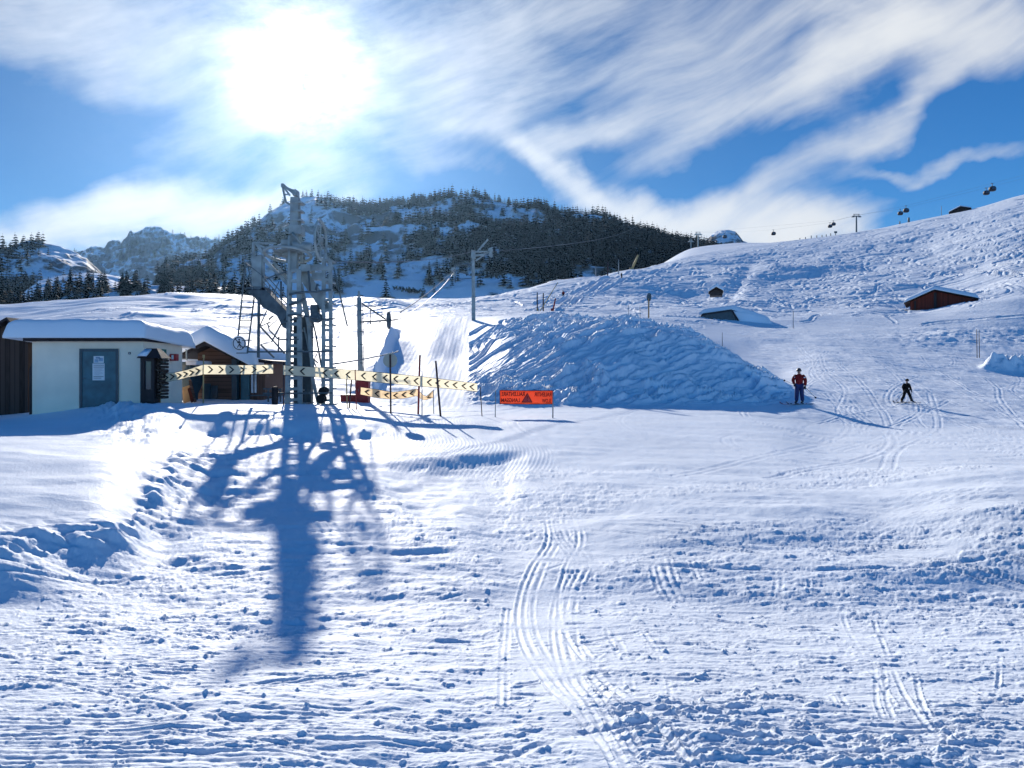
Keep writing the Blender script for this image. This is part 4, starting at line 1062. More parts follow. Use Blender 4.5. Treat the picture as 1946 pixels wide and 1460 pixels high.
banner('chevron_banner', [(538, 694, 713, .6), (600, 698, 717, .4), (685, 704.5, 723.5, .1), (803, 716, 735, 0), (850, 722, 738.5, .2), (907, 729, 744.5, .4)],
       [553, 575, 618, 640, 662, 691, 712, 732.5, 752.5, 772, 791, 816, 832, 849, 865, 882, 897], 27.2, M_BANNER, 'long cream chevron banner in front of the tower, its black arrows pointing left', -1, 'chevron banners')
banner('chevron_banner', [(300, 711.5, 728.5, 0), (334, 708, 723, .0), (360, 702, 717, .2), (386, 693, 712, .0)], [316, 328, 341, 353, 364.5, 376], 26.6, M_BANNER,
       'short cream chevron banner slanting up from the display case to the hut', 1, 'chevron banners', 0.03)
banner('chevron_banner', [(386.5, 693, 712, .0), (460, 694, 712, .3), (519, 693, 710.5, .6)], [400, 420, 440, 460, 483, 503], 26.6, M_BANNER,
       'straight cream chevron banner before the brown hut, arrows pointing right', 1, 'chevron banners')
banner('chevron_banner', [(685.5, 736, 750, 0), (714, 740, 756, .1), (745, 745.5, 759, .1), (770, 743, 757, 0), (792, 739, 752.6, 0), (803, 750, 760, .2), (809, 754.5, 760.5, .3), (823, 742.5, 756, .2)],
       [698, 717, 735, 752, 768, 783, 816], 28.8, M_BANNER2, 'sagging pale orange chevron banner hanging low behind the long one', -1, 'chevron banners', 0.03)

for px, d, top, mt, r_, lb, lean in (
    (386, 26.7, 680, M_YPOLE, .022, 'tall bamboo pole where the two left-hand banners meet', 1),
    (303.5, 26.7, 712, M_YPOLE, .024, 'short bamboo stake at the left end of the slanting banner', 4),
    (539, 27.9, 690, M_POLE, .028, 'dark pole at the left end of the long banner', 0),
    (677.5, 27.3, 690, M_RPOLE, .018, 'thin red pole through the long banner in front of the red cabinet', -3),
    (660, 27.8, 705, M_YPOLE, .022, 'bamboo stake left of the red cabinet', -2),
    (663, 28.2, 722, M_POLE, .03, 'leaning dark stake below the banner, left of the red cabinet', 5),
    (794.5, 27.6, 675, M_RPOLE, .036, 'thick red pole behind the long banner, tallest of its cluster', 3.5),
    (802, 27.0, 704, M_GPOLE, .018, 'thin grey pole in front of the long banner, beside the thick red pole', 0),
    (824.5, 28.8, 741, M_GPOLE, .018, 'thin stake at the right end of the sagging banner', -1),
    (838, 27.0, 686, M_POLE, .036, 'dark pole leaning left, right of the red pole', -10),
    (916.5, 29.5, 735, M_POLE, .018, 'thin dark pole between the long banner and the orange sign', -4),
    (941, 29.8, 742, M_GPOLE, .018, 'thin pale stake just left of the orange sign', 1),
    (1050.5, 30.0, 742, M_GPOLE, .026, 'pale pole at the right end of the orange sign', 0.5)):
    stick(px, d, top, mt, r_, lb, 'pole', lean, 'marker_pole', 'poles along the edge', px in (386,))

# round sign seen from behind
b_ = G(743, 26.8, -.1); sgb = empty('round_sign', b_, 'round grey sign seen from behind on a dark post', 'sign')
mb = MB(); mb.disc(P(741.5, 685, 26.8), (0.1, 1, 0), 13.8 / F * 26.8, 0.012, 36); mb.build('sign_plate', M_SIGNB, sgb)
mb = MB(); mb.tube([b_ + Vector((0, -.03, 0)), P(741.5, 674, 26.77)], 0.032, 10); mb.build('post', M_POLE, sgb)

# orange slow-down banner, read from the back so its lettering is mirrored
do = 30.0
qo = lambda px, py: P(px, py, do)
og = empty('warning_banner', G(1000, do), 'orange banner with mirrored warning words and a triangle, before the snow mound', 'banner')
mb = MB(); nX = 24
V = []; Fc = []
for i in range(nX + 1):
    for j in range(5):
        p = qo(949.8 + (1051 - 949.8) * i / nX, 742 + (767.5 - 742) * j / 4 + 0.5 * math.sin(i / nX * 3.14)); V.append(p + Vector((0, 0.012 * math.sin(i * .9), 0)))
for i in range(nX):
    for j in range(4): Fc.append((i * 5 + j, i * 5 + j + 1, i * 5 + j + 6, i * 5 + j + 5))
mb.add(V, Fc); o = mb.build('cloth', M_ORANGE, og, smooth=True); s_ = o.modifiers.new('thickness', 'SOLIDIFY'); s_.thickness = 0.006; s_.offset = 0


def lettering(body, x_right, x_left, y_top, y_bot):
    cu = bpy.data.curves.new('letters', 'FONT'); cu.body = body; cu.extrude = 0.0; cu.offset = 0.012
    t = bpy.data.objects.new('letters', cu); COL.objects.link(t)
    dg = bpy.context.evaluated_depsgraph_get(); dg.update()
    me = bpy.data.meshes.new_from_object(t.evaluated_get(dg))
    bpy.data.objects.remove(t); bpy.data.curves.remove(cu)
    co_ = np.array([v.co[:] for v in me.vertices]); mn, mx_ = co_.min(0), co_.max(0)
    vs = []
    for v in co_:
        a = (v[0] - mn[0]) / (mx_[0] - mn[0]); b = (v[1] - mn[1]) / (mx_[1] - mn[1])
        vs.append(qo(x_right + (x_left - x_right) * a, y_bot + (y_top - y_bot) * b) + Vector((0, -0.022, 0)))
    m2 = MB(); m2.add(vs, [tuple(p.vertices) for p in me.polygons]); m2.add([v + Vector((0, .044, 0)) for v in vs], [tuple(p.vertices) for p in me.polygons])
    bpy.data.meshes.remove(me)
    return m2.build('lettering', M_DPRINT, og)


lettering('RALLENTARE', 997, 953, 745, 752.8); lettering('LANGSAM', 987.5, 952.5, 757, 764.5)
lettering('RALENTIR', 1048, 1015.5, 746, 753.6); lettering('SLOW', 1047.5, 1030, 758, 765.5)
mb = MB()
o3 = [qo(1002, 746.5), qo(1011.8, 765), qo(991, 765)]; i3 = [qo(1002, 749.2), qo(1009.6, 763.8), qo(993.4, 763.8)]
for sd in (-.023, .023):
    mb.add([v + Vector((0, sd, 0)) for v in o3 + i3], [(0, 1, 4, 3), (1, 2, 5, 4), (2, 0, 3, 5)], 0)
    mb.add([v + Vector((0, sd, 0)) for v in i3], [(0, 1, 2)], 1)
    mb.add([v + Vector((0, sd * 1.15, 0)) for v in (qo(1000.9, 752), qo(1002.9, 752), qo(1002.4, 759), qo(1001.4, 759))], [(0, 1, 2, 3)], 0)
    mb.add([v + Vector((0, sd * 1.15, 0)) for v in (qo(1001, 760.3), qo(1002.8, 760.3), qo(1002.8, 762.2), qo(1001, 762.2))], [(0, 1, 2, 3)], 0)
mb.build('warning_triangle', [M_DPRINT, M_RED], og)
mb = MB()
for a, b, c_, e in ((949.8, 742, 1051, 742.5), (949.8, 767.5, 1051, 768), (949.8, 742, 950.2, 767.5), (1051, 742, 1051.3, 767.5)): mb.tube([qo(a, b) , qo((a + c_) / 2, (b + e) / 2 + (.5 if c_ - a > 10 else 0)), qo(c_, e)], 0.014, 6)
mb.build('edge_cord', M_DPRINT, og)

# ================================================================== LIFT PYLON WITH GUIDE WHEEL, RED CABINET
dp = 36.0
b_ = G(686, dp, -.3); py_ = empty('lift_pylon', b_, 'grey steel lift pylon with a guide wheel on a long arm, right of the tower', 'pylon')
mb = MB(); mb.tube([b_, P(683.5, 640, dp), P(682.5, 566, dp)], [.125, .115, .105], 14); mb.tube([P(682.5, 570, dp), P(682, 553, dp)], .05, 8); mb.build('pole', M_STEEL, py_, smooth=True)
mb = MB(); mb.tube([P(689.5, 576, dp - .12), P(691, 740, dp - .12)], .025, 6)
for p in (590, 612, 630, 655, 690): mb.beam(P(684, p, dp - .1), P(691, p, dp - .12), .03)
mb.build('cable_duct', M_DSTEEL, py_)
mb = MB(); mb.beam(P(688, 577, dp), P(733, 607, dp), .07); mb.beam(P(688, 612, dp), P(756, 608, dp), .07); mb.beam(P(704, 584, dp), P(704, 611, dp), .03); mb.beam(P(726, 583, dp), P(726, 611, dp), .03); mb.beam(P(701, 582, dp), P(727, 582, dp), .04)
for a in (704, 722): mb.beam(P(a, 611, dp), P(a, 617, dp), .05)
mb.beam(P(678, 562, dp), P(690, 562, dp), .05); mb.beam(P(673.5, 581, dp), P(682, 579, dp), .05); mb.build('arm', M_DSTEEL, py_)
cw = P(738.8, 609, dp); mb = MB(); axw = Vector((1, -0.05, 0)).normalized(); rw = 15.5 / F * dp
mb.ring(cw, axw, rw, .04, 30, 8); v1 = Vector((0, 0, 1)); v2 = axw.cross(v1)
for k in range(5): mb.beam(cw, cw + (v1 * math.cos(k * 1.257) + v2 * math.sin(k * 1.257)) * rw, .04)
mb.disc(cw, axw, .09, .14); mb.disc(cw, axw, rw * .93, .02, 30); mb.build('guide_wheel', M_DSTEEL, py_)
d3 = 33.0
q3 = lambda px, py: P(px, py, d3)
rb = empty('red_cabinet', G(688, d3), 'dull red control cabinet at the foot of the grey pylon', 'cabinet')
mb = MB(); mb.box((q3(676.5, 0).x, d3, q3(0, 768).z), (q3(700, 0).x, d3 + .5, q3(0, 721.5).z)); mb.build('body', M_DRED, rb, bevel=.015)
mb = MB(); mb.box((q3(674.5, 0).x, d3 - .08, q3(0, 721.4).z), (q3(702, 0).x, d3 + .58, q3(0, 719).z)); mb.build('lid', M_DRED, rb, bevel=.01)
mb = MB(); mb.box((q3(679, 0).x, d3 - .02, q3(0, 760).z), (q3(697.5, 0).x, d3 - .003, q3(0, 725).z)); pn = mb.build('door', M_DRED, rb); mb = MB(); mb.box((q3(681, 0).x, d3 - .05, q3(0, 744).z), (q3(682.2, 0).x, d3 - .021, q3(0, 739).z)); mb.build('handle', M_DSTEEL, pn)
mb = MB(); mb.box((q3(646, 0).x, d3 + .1, q3(0, 764).z), (q3(676, 0).x, d3 + .6, q3(0, 750.5).z)); tag(mb.build('low_platform', M_DRED, None, q3(661, 764), bevel=.02), 'low dull red platform half sunk in snow, left of the red cabinet', 'platform')

# pylon on the mound crest
dq = 67.0
b_ = G(900, dq, -.4); p2 = empty('lift_pylon', b_, 'concrete-grey lift pylon with two cross arms on the crest of the ramp', 'pylon')
mb = MB(); mb.tube([b_, P(899.8, 564, dq), P(899, 478, dq)], [.17, .16, .14], 12); mb.ring(P(899.8, 565, dq), (0, 0, 1), .17, .04, 16, 6); mb.box((P(895.5, 0, dq).x, dq - .22, P(0, 492, dq).z), (P(903.5, 0, dq).x, dq + .22, P(0, 476, dq).z)); mb.build('pole', M_STEEL, p2, smooth=False)
mb = MB(); mb.beam(P(903, 479, dq), P(935, 478, dq), .12); mb.beam(P(904, 496, dq), P(930, 478, dq), .12); mb.beam(P(903, 486, dq), P(921, 484, dq), .16); mb.beam(P(909, 476, dq), P(927.5, 455, dq), .14); mb.beam(P(930, 486, dq), P(934.5, 470, dq), .16); mb.build('cross_arm', M_STEEL, p2)
mb = MB(); mb.beam(P(864, 502, dq), P(896, 503, dq), .10); mb.beam(P(866, 514, dq), P(897, 525, dq), .07); mb.beam(P(888, 510, dq), P(897, 502, dq), .07); mb.beam(P(868, 531, dq), P(897, 529, dq), .06); mb.beam(P(865, 504, dq), P(865.5, 537, dq), .08); mb.build('cross_arm', M_DSTEEL, p2)
for a, b in ((862, 513), (932, 476)):
    mb = MB(); mb.disc(P(a, b, dq), (0.3, 1, .1), .22, .12); mb.disc(P(a + 1, b + 9, dq), (0.3, 1, .1), .18, .12); mb.build('sheave', M_STEEL, p2)


def cable(p, q_, r, sag, label, n=16):
    p, q_ = Vector(p), Vector(q_); pts = [p.lerp(q_, t) - Vector((0, 0, sag * 4 * t * (1 - t))) for t in np.linspace(0, 1, n)]
    mb = MB(); mb.tube(pts, r, 5); tag(mb.build('lift_cable', M_CABLE, None, p, True), label, 'cable', 'lift cables')


cable(T(630, 497, .3), P(903, 476, dq), .025, .35, 'upper haul cable from the tower to the pylon on the crest')
cable(P(864, 512, dq), P(760, 594, 44), .03, .2, 'lower cable slanting down from the pylon on the crest')
cable(P(935, 478, dq), P(1210, 430, 330), .03, 1.5, 'haul cable running on from the crest pylon up the hill')
cable(P(756, 608, dp), P(864, 516, dq), .02, .4, 'cable from the guide wheel to the crest pylon')
cable(T(633, 692, .6), P(757, 668, 44), .035, .05, 'dark cable low over the snow behind the grey pylon')
# ================================================================== FAR BUILDINGS
def chalet(name, label, d, l, r, apx, apy, le, re, base, depth, wall, snow, cat='chalet', thick=0.55):
    b0 = P((l + r) / 2, base, d); pc = (l + r) / 2
    g = lambda px, py: Vector((b0.x + (px - pc) / F * d, d, EYE + (HY - py) / F * d))
    o = empty(name, b0, label, cat)
    yaw_ = -math.atan2(b0.x, b0.y)
    w0, w1 = l + (r - l) * .08, r - (r - l) * .05
    f = lambda x: (apy + (le - apy) * (apx - x) / (apx - l)) if x < apx else (apy + (re - apy) * (x - apx) / (r - apx))
    mb = MB(); mb.prism([g(w0, base), g(w1, base), g(w1, f(w1) + .8), g(apx, apy + .8), g(w0, f(w0) + .8)], (0, depth, 0)); mb.build('wall', wall, o)
    t = 2.0
    mb = MB(); mb.prism([g(l, le) + Vector((0, -1.1, 0)), g(apx, apy) + Vector((0, -1.1, 0)), g(apx, apy - t) + Vector((0, -1.1, 0)), g(l, le - t) + Vector((0, -1.1, 0))], (0, depth + 2, 0))
    mb.prism([g(apx, apy) + Vector((.003, -1.1, 0)), g(r, re) + Vector((0, -1.1, 0)), g(r, re - t) + Vector((0, -1.1, 0)), g(apx, apy - t) + Vector((.003, -1.1, 0))], (0, depth + 2, 0)); rf = mb.build('roof', M_FASC, o)
    xa, xl_, xr_ = g(apx, 0).x, g(l, 0).x, g(r, 0).x; za, zl_, zr_ = g(0, apy - t).z, g(0, le - t).z, g(0, re - t).z
    rg = lambda X, Y: np.where(X < xa, (zl_ - za) * (xa - X) / (xa - xl_), (zr_ - za) * (X - xa) / (xr_ - xa))
    snow_cap('roof_snow', o, xl_ - .1, xr_ + .1, d - 1.25, d + depth + 1, za + .01, za + thick, 4, 34, 20, 0, thick * 1.1, rg, .04)
    o.rotation_euler.z = yaw_; return o


ch = chalet('wooden_chalet', 'red-brown wooden chalet half buried behind a snow bank on the right', 131, 1726, 1849, 1777, 552, 575, 572, 600, 9, M_REDW, True, 'chalet', .65)
mb = MB(); gq = lambda a, b: Vector((ch.location.x + (a - 1787.5) / F * 131, 131, EYE + (HY - b) / F * 131)); mb.box((gq(1776, 0).x, 130.8, gq(0, 598).z), (gq(1781, 0).x, 130.99, gq(0, 556).z)); mb.build('post', M_DWOOD, ch)
mb = MB(); mb.box((gq(1743, 0).x, 130.85, gq(0, 600).z), (gq(1746, 0).x, 130.99, gq(0, 570).z)); mb.build('post', M_DWOOD, ch)
# dark trapezoid shed under a hump of snow
ds = 110.5
sb0 = P(1365, 614, ds)
gs = lambda a, b: Vector((sb0.x + (a - 1365) / F * ds, ds, EYE + (HY - b) / F * ds))
sh = empty('buried_shed', sb0, 'dark shed front under a hump of snow beside the piste', 'shed')
mb = MB(); mb.prism([gs(1328, 620), gs(1402, 620), gs(1389.5, 592), gs(1337, 598.5)], (0, 5.5, 0)); mb.v = [(x, y - .5, z) for x, y, z in mb.v]; mb.build('wall', M_DTEAL, sh)
mb = MB(); mb.beam(gs(1327, 614.5) + Vector((0, -.62, 0)), gs(1336.5, 597.5) + Vector((0, -.62, 0)), .22); mb.beam(gs(1336.5, 597.5) + Vector((0, -.62, 0)), gs(1389.5, 590.8) + Vector((0, -.62, 0)), .22); mb.beam(gs(1389.5, 590.8) + Vector((0, -.62, 0)), gs(1403, 613.5) + Vector((0, -.62, 0)), .22); mb.build('frame', M_FASC, sh)
xs0, xs1 = gs(1334, 0).x, gs(1460, 0).x; zA, zB = gs(0, 597).z, gs(0, 590).z
hump = lambda X, Y: np.where(X < gs(1390, 0).x, (zB - zA) * np.clip((X - xs0) / (gs(1390, 0).x - xs0), 0, 1), (zB - zA) - 1.9 * np.clip((X - gs(1392, 0).x) / (xs1 - gs(1392, 0).x), 0, 1) ** 1.1)
snow_cap('roof_snow', sh, xs0 - .2, xs1, ds - .25, ds + 7, zA + .02, zA + .75, 12, 60, 30, 0, .8, hump, .05)
sh.rotation_euler.z = -math.atan2(sb0.x, sb0.y)
mb = MB(); mb.prism([gs(1388.5, 592), gs(1402, 618), gs(1465, 618), gs(1445, 603), (gs(1415, 594.5))], (0, 7, 0)); mb.v = [(x, y - .45, z) for x, y, z in mb.v]; mb.build('snow_bank', M_SNOWR, sh, bevel=.25)
# little hut higher up
hx_ = chalet('small_hut', 'tiny snow-covered hut with a dark opening in the hollow of the hillside', 172, 1347, 1374, 1361, 547.5, 556, 555, 562, 4, M_DWOOD, True, 'hut', .8)
rh = chalet('ridge_hut', 'dark hut roof showing over the skyline of the right-hand ridge', 434, 1806, 1843, 1825, 394.5, 403.5, 399.5, 412, 9, M_BARN, True, 'hut', .5)

# ================================================================== GONDOLA LIFT
def gpylon(px, d, top, base, w, label, name='gondola_pylon', group='gondola pylons', mt=M_DSTEEL, col=3.0):
    k = d / F
    b_ = P(px, base, d); o = empty(name, b_, label, 'pylon', group)
    mb = MB(); mb.tube([b_ - Vector((0, 0, 2)), P(px, top + 2, d)], [col * k * .55, col * k * .45], 10); mb.build('column', mt, o)
    mb = MB(); mb.beam(P(px - w, top + 2, d), P(px + w, top + 2, d), 1.6 * k); mb.beam(P(px - w * .8, top - 1.6, d), P(px + w * .8, top - 1.6, d), 0.9 * k)
    for s in (-1, 1): mb.beam(P(px + s * w * .6, top + 2, d), P(px + s * w * .6, top - 1.6, d), .9 * k)
    mb.build('cross_arm', mt, o)
    for s in (-1, 1):
        mb = MB()
        for j in (-1.2, 0, 1.2): mb.disc(P(px + s * w * .85 + j * 1.6, top + 3.4, d), (0, 1, 0), 1.0 * k, 1.2 * k, 10)
        mb.build('sheave', mt, o)
    return o


gpylon(1627.5, 436, 409, 442, 7.5, 'dark T-shaped gondola pylon on the crest of the right-hand slope')
gpylon(1326.5, 640, 443, 479, 6.0, 'pale T-shaped gondola pylon left of the flat-topped peak', mt=M_STEEL, col=2.6)
gpylon(1313, 700, 456, 470, 3.0, 'stubby distant gondola pylon at the edge of the forest', mt=M_STEEL, col=2.2)
gpylon(178, 425, 515, 541, 5.5, 'small T-shaped chairlift pylon before the snowy meadow on the left', group='chairlift pylons', name='chairlift_pylon', col=1.8)
gpylon(265, 460, 508, 521, 5.0, 'faint T-shaped chairlift pylon right of the snowy meadow', group='chairlift pylons', name='chairlift_pylon', col=1.4)
gpylon(458.5, 930, 431, 448, 3.2, 'lower chairlift pylon on the skyline of the wooded mountain', group='chairlift pylons', name='chairlift_pylon', col=1.4)
gpylon(481, 940, 414, 434, 3.2, 'upper chairlift pylon on the skyline of the wooded mountain', group='chairlift pylons', name='chairlift_pylon', col=1.4)
M_CAB = mat('gondola_shell', (0.02, 0.022, 0.035), 0.6, 0.15, 0, 0.2, 1)
M_CABG = mat('gondola_window', (0.05, 0.08, 0.12), 0.1, 0.6, 0, 0.1, 1)


def cabin(px, py, d, s, label):
    k = d / F * s; c = P(px, py, d); o = empty('gondola_cabin', c, label, 'gondola', 'gondola cabins')
    prof = [(-3.6, .72), (-3.2, .86), (-1.2, 1.0), (.6, 1.0), (2.4, .86), (3.4, .62)]
    mb = MB(); n = 16
    V = [c + Vector((math.copysign(abs(math.cos(2 * math.pi * j / n)) ** .6, math.cos(2 * math.pi * j / n)) * 4.8 * r * k, math.copysign(abs(math.sin(2 * math.pi * j / n)) ** .6, math.sin(2 * math.pi * j / n)) * 4.2 * r * k, z * k)) for z, r in prof for j in range(n)]
    Fc = [(i * n + j, i * n + (j + 1) % n, (i + 1) * n + (j + 1) % n, (i + 1) * n + j) for i in range(len(prof) - 1) for j in range(n)] + [tuple(range(n))[::-1], tuple(range((len(prof) - 1) * n, len(prof) * n))]
    mb.add(V, Fc); b_ = mb.build('body', M_CAB, o, smooth=True)
    mb = MB()
    for sx in (-1, 1): mb.prism([c + Vector((sx * .35 * k, -4.3 * k, -.9 * k)), c + Vector((sx * 2.6 * k, -4.1 * k, -.9 * k)), c + Vector((sx * 2.4 * k, -4.0 * k, 1.5 * k)), c + Vector((sx * .35 * k, -4.2 * k, 1.5 * k))], (0, .5 * k, 0))
    mb.build('window', M_CABG, b_)
    mb = MB(); mb.beam(c + Vector((0, 0, 3.3 * k)), c + Vector((-.6 * k, 0, 8.2 * k)), .8 * k); mb.beam(c + Vector((-2.6 * k, 0, 8.2 * k)), c + Vector((1.4 * k, 0, 8.3 * k)), .7 * k); mb.build('hanger', M_DSTEEL, o)


for px, py, d, s, lb in ((1470, 444, 450, .85, 'lone gondola cabin before the white cloud, left of the tall pylon'), (1577.5, 430, 440, .8, 'lower of two gondola cabins left of the tall pylon'), (1584, 426, 445, .8, 'upper of two gondola cabins left of the tall pylon'),
                         (1711, 405.5, 430, .95, 'lower of two gondola cabins in mid-line between tall pylon and ridge hut'), (1722, 400, 430, 1.05, 'upper of two gondola cabins in mid-line between tall pylon and ridge hut'), (1874.5, 366.5, 425, 1.1, 'lower of two gondola cabins against deep blue sky over the right ridge'),
                         (1886, 359, 425, 1.25, 'upper, roundest gondola cabin against deep blue sky over the right ridge'), (1377.5, 450, 640, .8, 'dark gondola cabin in front of the flat-topped peak')):
    cabin(px, py, d, s, lb)
KB = lambda px, py, d, s: P(px, py, d) + Vector((0, 0, 8.3 * d / F * s))
for lb, pts in (('lower gondola cable over the right-hand ridge', [P(1320, 441, 640), KB(1377.5, 450, 640, .8) - Vector((0, 0, 0)), KB(1470, 444, 450, .85), KB(1577.5, 430, 440, .8), P(1621, 410, 436), KB(1711, 405.5, 430, .95), KB(1874.5, 366.5, 425, 1.1), P(2100, 300, 420)]),
                ('upper gondola cable over the right-hand ridge', [P(1333, 441, 642), KB(1584, 426, 445, .8), P(1634, 409, 436), KB(1722, 400, 430, 1.05), KB(1886, 359, 425, 1.25), P(2100, 292, 420)])):
    mb = MB(); mb.tube(pts, .03, 5); tag(mb.build('gondola_cable', M_CABLE, None, pts[0]), lb, 'cable', 'gondola cables')

# ================================================================== POSTS, SIGNS, SNOW LANCES ON THE SLOPES
for i, (px, top, base) in enumerate(((1520, 455, 458.5), (1530.5, 453.5, 457.5), (1541.5, 450.5, 456), (1552, 451, 455.5), (1562, 450, 454), (1570, 448.5, 452.5), (1578.5, 446, 451))):
    b_ = G(px, 433, -.3); mb = MB(); mb.beam(b_, b_ + Vector((0, 0, .3 + (base - top) / F * 433)), .42)
    tag(mb.build('fence_post', M_DSTEEL, None, b_), 'short dark fence post in the row along the skyline left of the tall gondola pylon', 'post', 'row of skyline posts')
b_ = G(1588, 433, -.3); o = empty('notice_board', b_, 'dark board on a post at the right end of the row of skyline posts', 'sign'); mb = MB(); mb.box((b_.x - .85, 432.9, b_.z + 1.5), (b_.x + .85, 433.1, b_.z + 2.6)); mb.build('board', M_DSTEEL, o); mb = MB(); mb.beam(b_, b_ + Vector((0, .2, 2.2)), .35); mb.build('post', M_DSTEEL, o)
for px, d, top, base, r_, mt, lb, lean in (
    (1710, 434, 418, 424, .35, M_DSTEEL, 'short dark marker on the skyline under the mid-line gondola cabins', 0),
    (1727, 434, 413.5, 423, .6, M_DSTEEL, 'thick dark marker on the skyline right of the mid-line gondola cabins', 0),
    (1789, 434, 388, 407, .15, M_GPOLE, 'thin tall mast on the skyline left of the ridge hut', 0),
    (1200, 322, 485, 507, .45, M_YPOLE, 'ochre snow lance leaning right, against the dark forest', 13),
    (1132, 262, 506, 520, .25, M_GPOLE, 'pale post on the crest line below the forest, left one', 0),
    (1154.5, 268, 497, 523, .25, M_POLE, 'tall thin dark post on the crest line below the forest', 1),
    (1175.5, 285, 493, 512, .2, M_GPOLE, 'faint pale post on the crest line, left of the ochre lance', 0),
    (1021, 118, 556, 586, .10, M_POLE, 'dark post above the mound, left of a pair', 0),
    (1032.5, 118, 557, 580, .10, M_POLE, 'dark post above the mound, right of a pair', 0),
    (1022, 112, 537, 590, .06, M_YPOLE, 'long thin lance leaning right across the upper slope', 38),
    (1049.5, 112, 567, 590, .12, M_RPOLE, 'short reddish lance leaning right above the mound', 6),
    (1194, 80, 580, 600, .03, M_GPOLE, 'thin stake behind the crest of the mound, left of the oval sign', 0),
    (1217, 80, 582, 600, .03, M_GPOLE, 'thin stake just left of the oval sign on the mound', -1),
    (1373, 50, 632, 664, .025, M_GPOLE, 'thin stake on the right shoulder of the mound', -.5),
    (1353, 100, 613, 623, .04, M_GPOLE, 'short stake below the buried dark shed', 0),
    (1507.5, 103, 590, 620, .05, M_GPOLE, 'thin pole at the top of the skied run', 0),
    (1857, 75, 626, 660, .035, M_POLE, 'left one of two slim poles on the right of the run', -1),
    (1861.5, 75, 627, 660, .035, M_POLE, 'right one of two slim poles on the right of the run', -1)):
    g_ = G(px, d, -.2)
    mb = MB(); tp = P(px + lean, top, d) if d < 420 else g_ + Vector((0, 0, (base - top) / F * d)); mb.tube([g_, g_.lerp(tp, .6), tp], [r_, r_, r_ * .8], 7)
    if lean > 3: mb.tube([g_, g_ + Vector((0, 0, .9))], r_ * 2, 7)
    tag(mb.build('snow_lance' if lean > 3 else 'marker_pole', mt, None, g_, True), lb, 'snow lance' if lean > 3 else 'pole', 'markers on the slopes')
b_ = G(1232.5, 56, -.3); o = empty('oval_sign', b_, 'dark narrow oval sign on a pale post rising behind the mound crest', 'sign')
mb = MB(); mb.tube([b_, P(1233, 568, 56)], .055, 8); mb.build('post', M_PWOOD, o); mb = MB(); mb.disc(P(1233.4, 565, 56), (1, .35, 0), .30, .05, 24); mb.build('sign_plate', M_DTEAL, o)

# ================================================================== CONIFERS
M_CON = mat('conifer_needles', (0.013, 0.025, 0.024), 0.85, 0.05, 0, 0.4, 0.35)
M_BARK = mat('conifer_bark', (0.06, 0.045, 0.035), 0.9, 0.1, 0, 0.3, 2)
tr = random.Random(3)


def tree_geo(h, layers, seg, spread, seed):
    """boughs in ragged tiers round a tapered stem: unit tree of height h"""
    r_ = random.Random(seed); V = []; Fc = []; Mi = []
    def add(vs, fs, mi):
        o = len(V); V.extend(vs); Fc.extend([tuple(a + o for a in f) for f in fs]); Mi.extend([mi] * len(fs))
    n = 5
    add([(math.cos(2 * math.pi * j / n) * h * w, math.sin(2 * math.pi * j / n) * h * w, z) for z, w in ((-h * .08, .018), (h * .55, .010), (h * .97, .001)) for j in range(n)],
        [(i * n + j, i * n + (j + 1) % n, (i + 1) * n + (j + 1) % n, (i + 1) * n + j) for i in range(2) for j in range(n)], 1)
    for i in range(layers):
        t = i / (layers - 1); z = h * (.07 + .88 * t); R_ = h * spread * ((1 - t) ** .8) * r_.uniform(.75, 1.15) + h * .012
        a0 = r_.uniform(0, 6.3); vs = [(0, 0, z + h * .085 * (1 - .4 * t))]
        for j in range(seg):
            a = a0 + 2 * math.pi * j / seg; rr = R_ * (r_.uniform(.85, 1.25) if j % 2 == 0 else r_.uniform(.55, .8)); zz = z - (h * r_.uniform(.02, .06) if j % 2 == 0 else -h * .01)
            vs.append((math.cos(a) * rr, math.sin(a) * rr, zz))
        add(vs, [(0, 1 + j, 1 + (j + 1) % seg) for j in range(seg)], 0)
    return np.array(V, np.float32), Fc, Mi


VAR = [tree_geo(1.0, tr.choice((9, 11, 12)), tr.choice((10, 12)), tr.uniform(.24, .36), 50 + i) for i in range(7)]
LOW = [tree_geo(1.0, 6, 8, tr.uniform(.25, .38), 90 + i) for i in range(5)]
VM = []
for v, f_, mi in VAR:
    me = bpy.data.meshes.new('conifer_tree'); me.from_pydata([tuple(p) for p in v], [], f_); me.materials.append(M_CON); me.materials.append(M_BARK); me.polygons.foreach_set('material_index', mi); me.update(); VM.append(me)

TREES = []        # x, y, z, height, zone


def sow(M_, zone, n, dens, hr, seed, tmin=0, tmax=1):
    X, Y, Z, px, t = M_; rr = np.random.default_rng(seed); nr, nc = X.shape; k = 0; tries = 0
    while k < n and tries < n * 60:
        tries += 1
        i = rr.uniform(tmin, tmax) * (nr - 1); j = rr.uniform(0, 1) * (nc - 1); i0, j0 = int(i), int(j)
        pxx = px[j0]; p_ = dens(pxx, i / (nr - 1), X[i0, j0], Y[i0, j0])
        if rr.random() > p_: continue
        TREES.append((X[i0, j0], Y[i0, j0], Z[i0, j0] - .3, rr.uniform(*hr) * (1.0 if rr.random() < .7 else rr.uniform(.4, .75)), zone)); k += 1


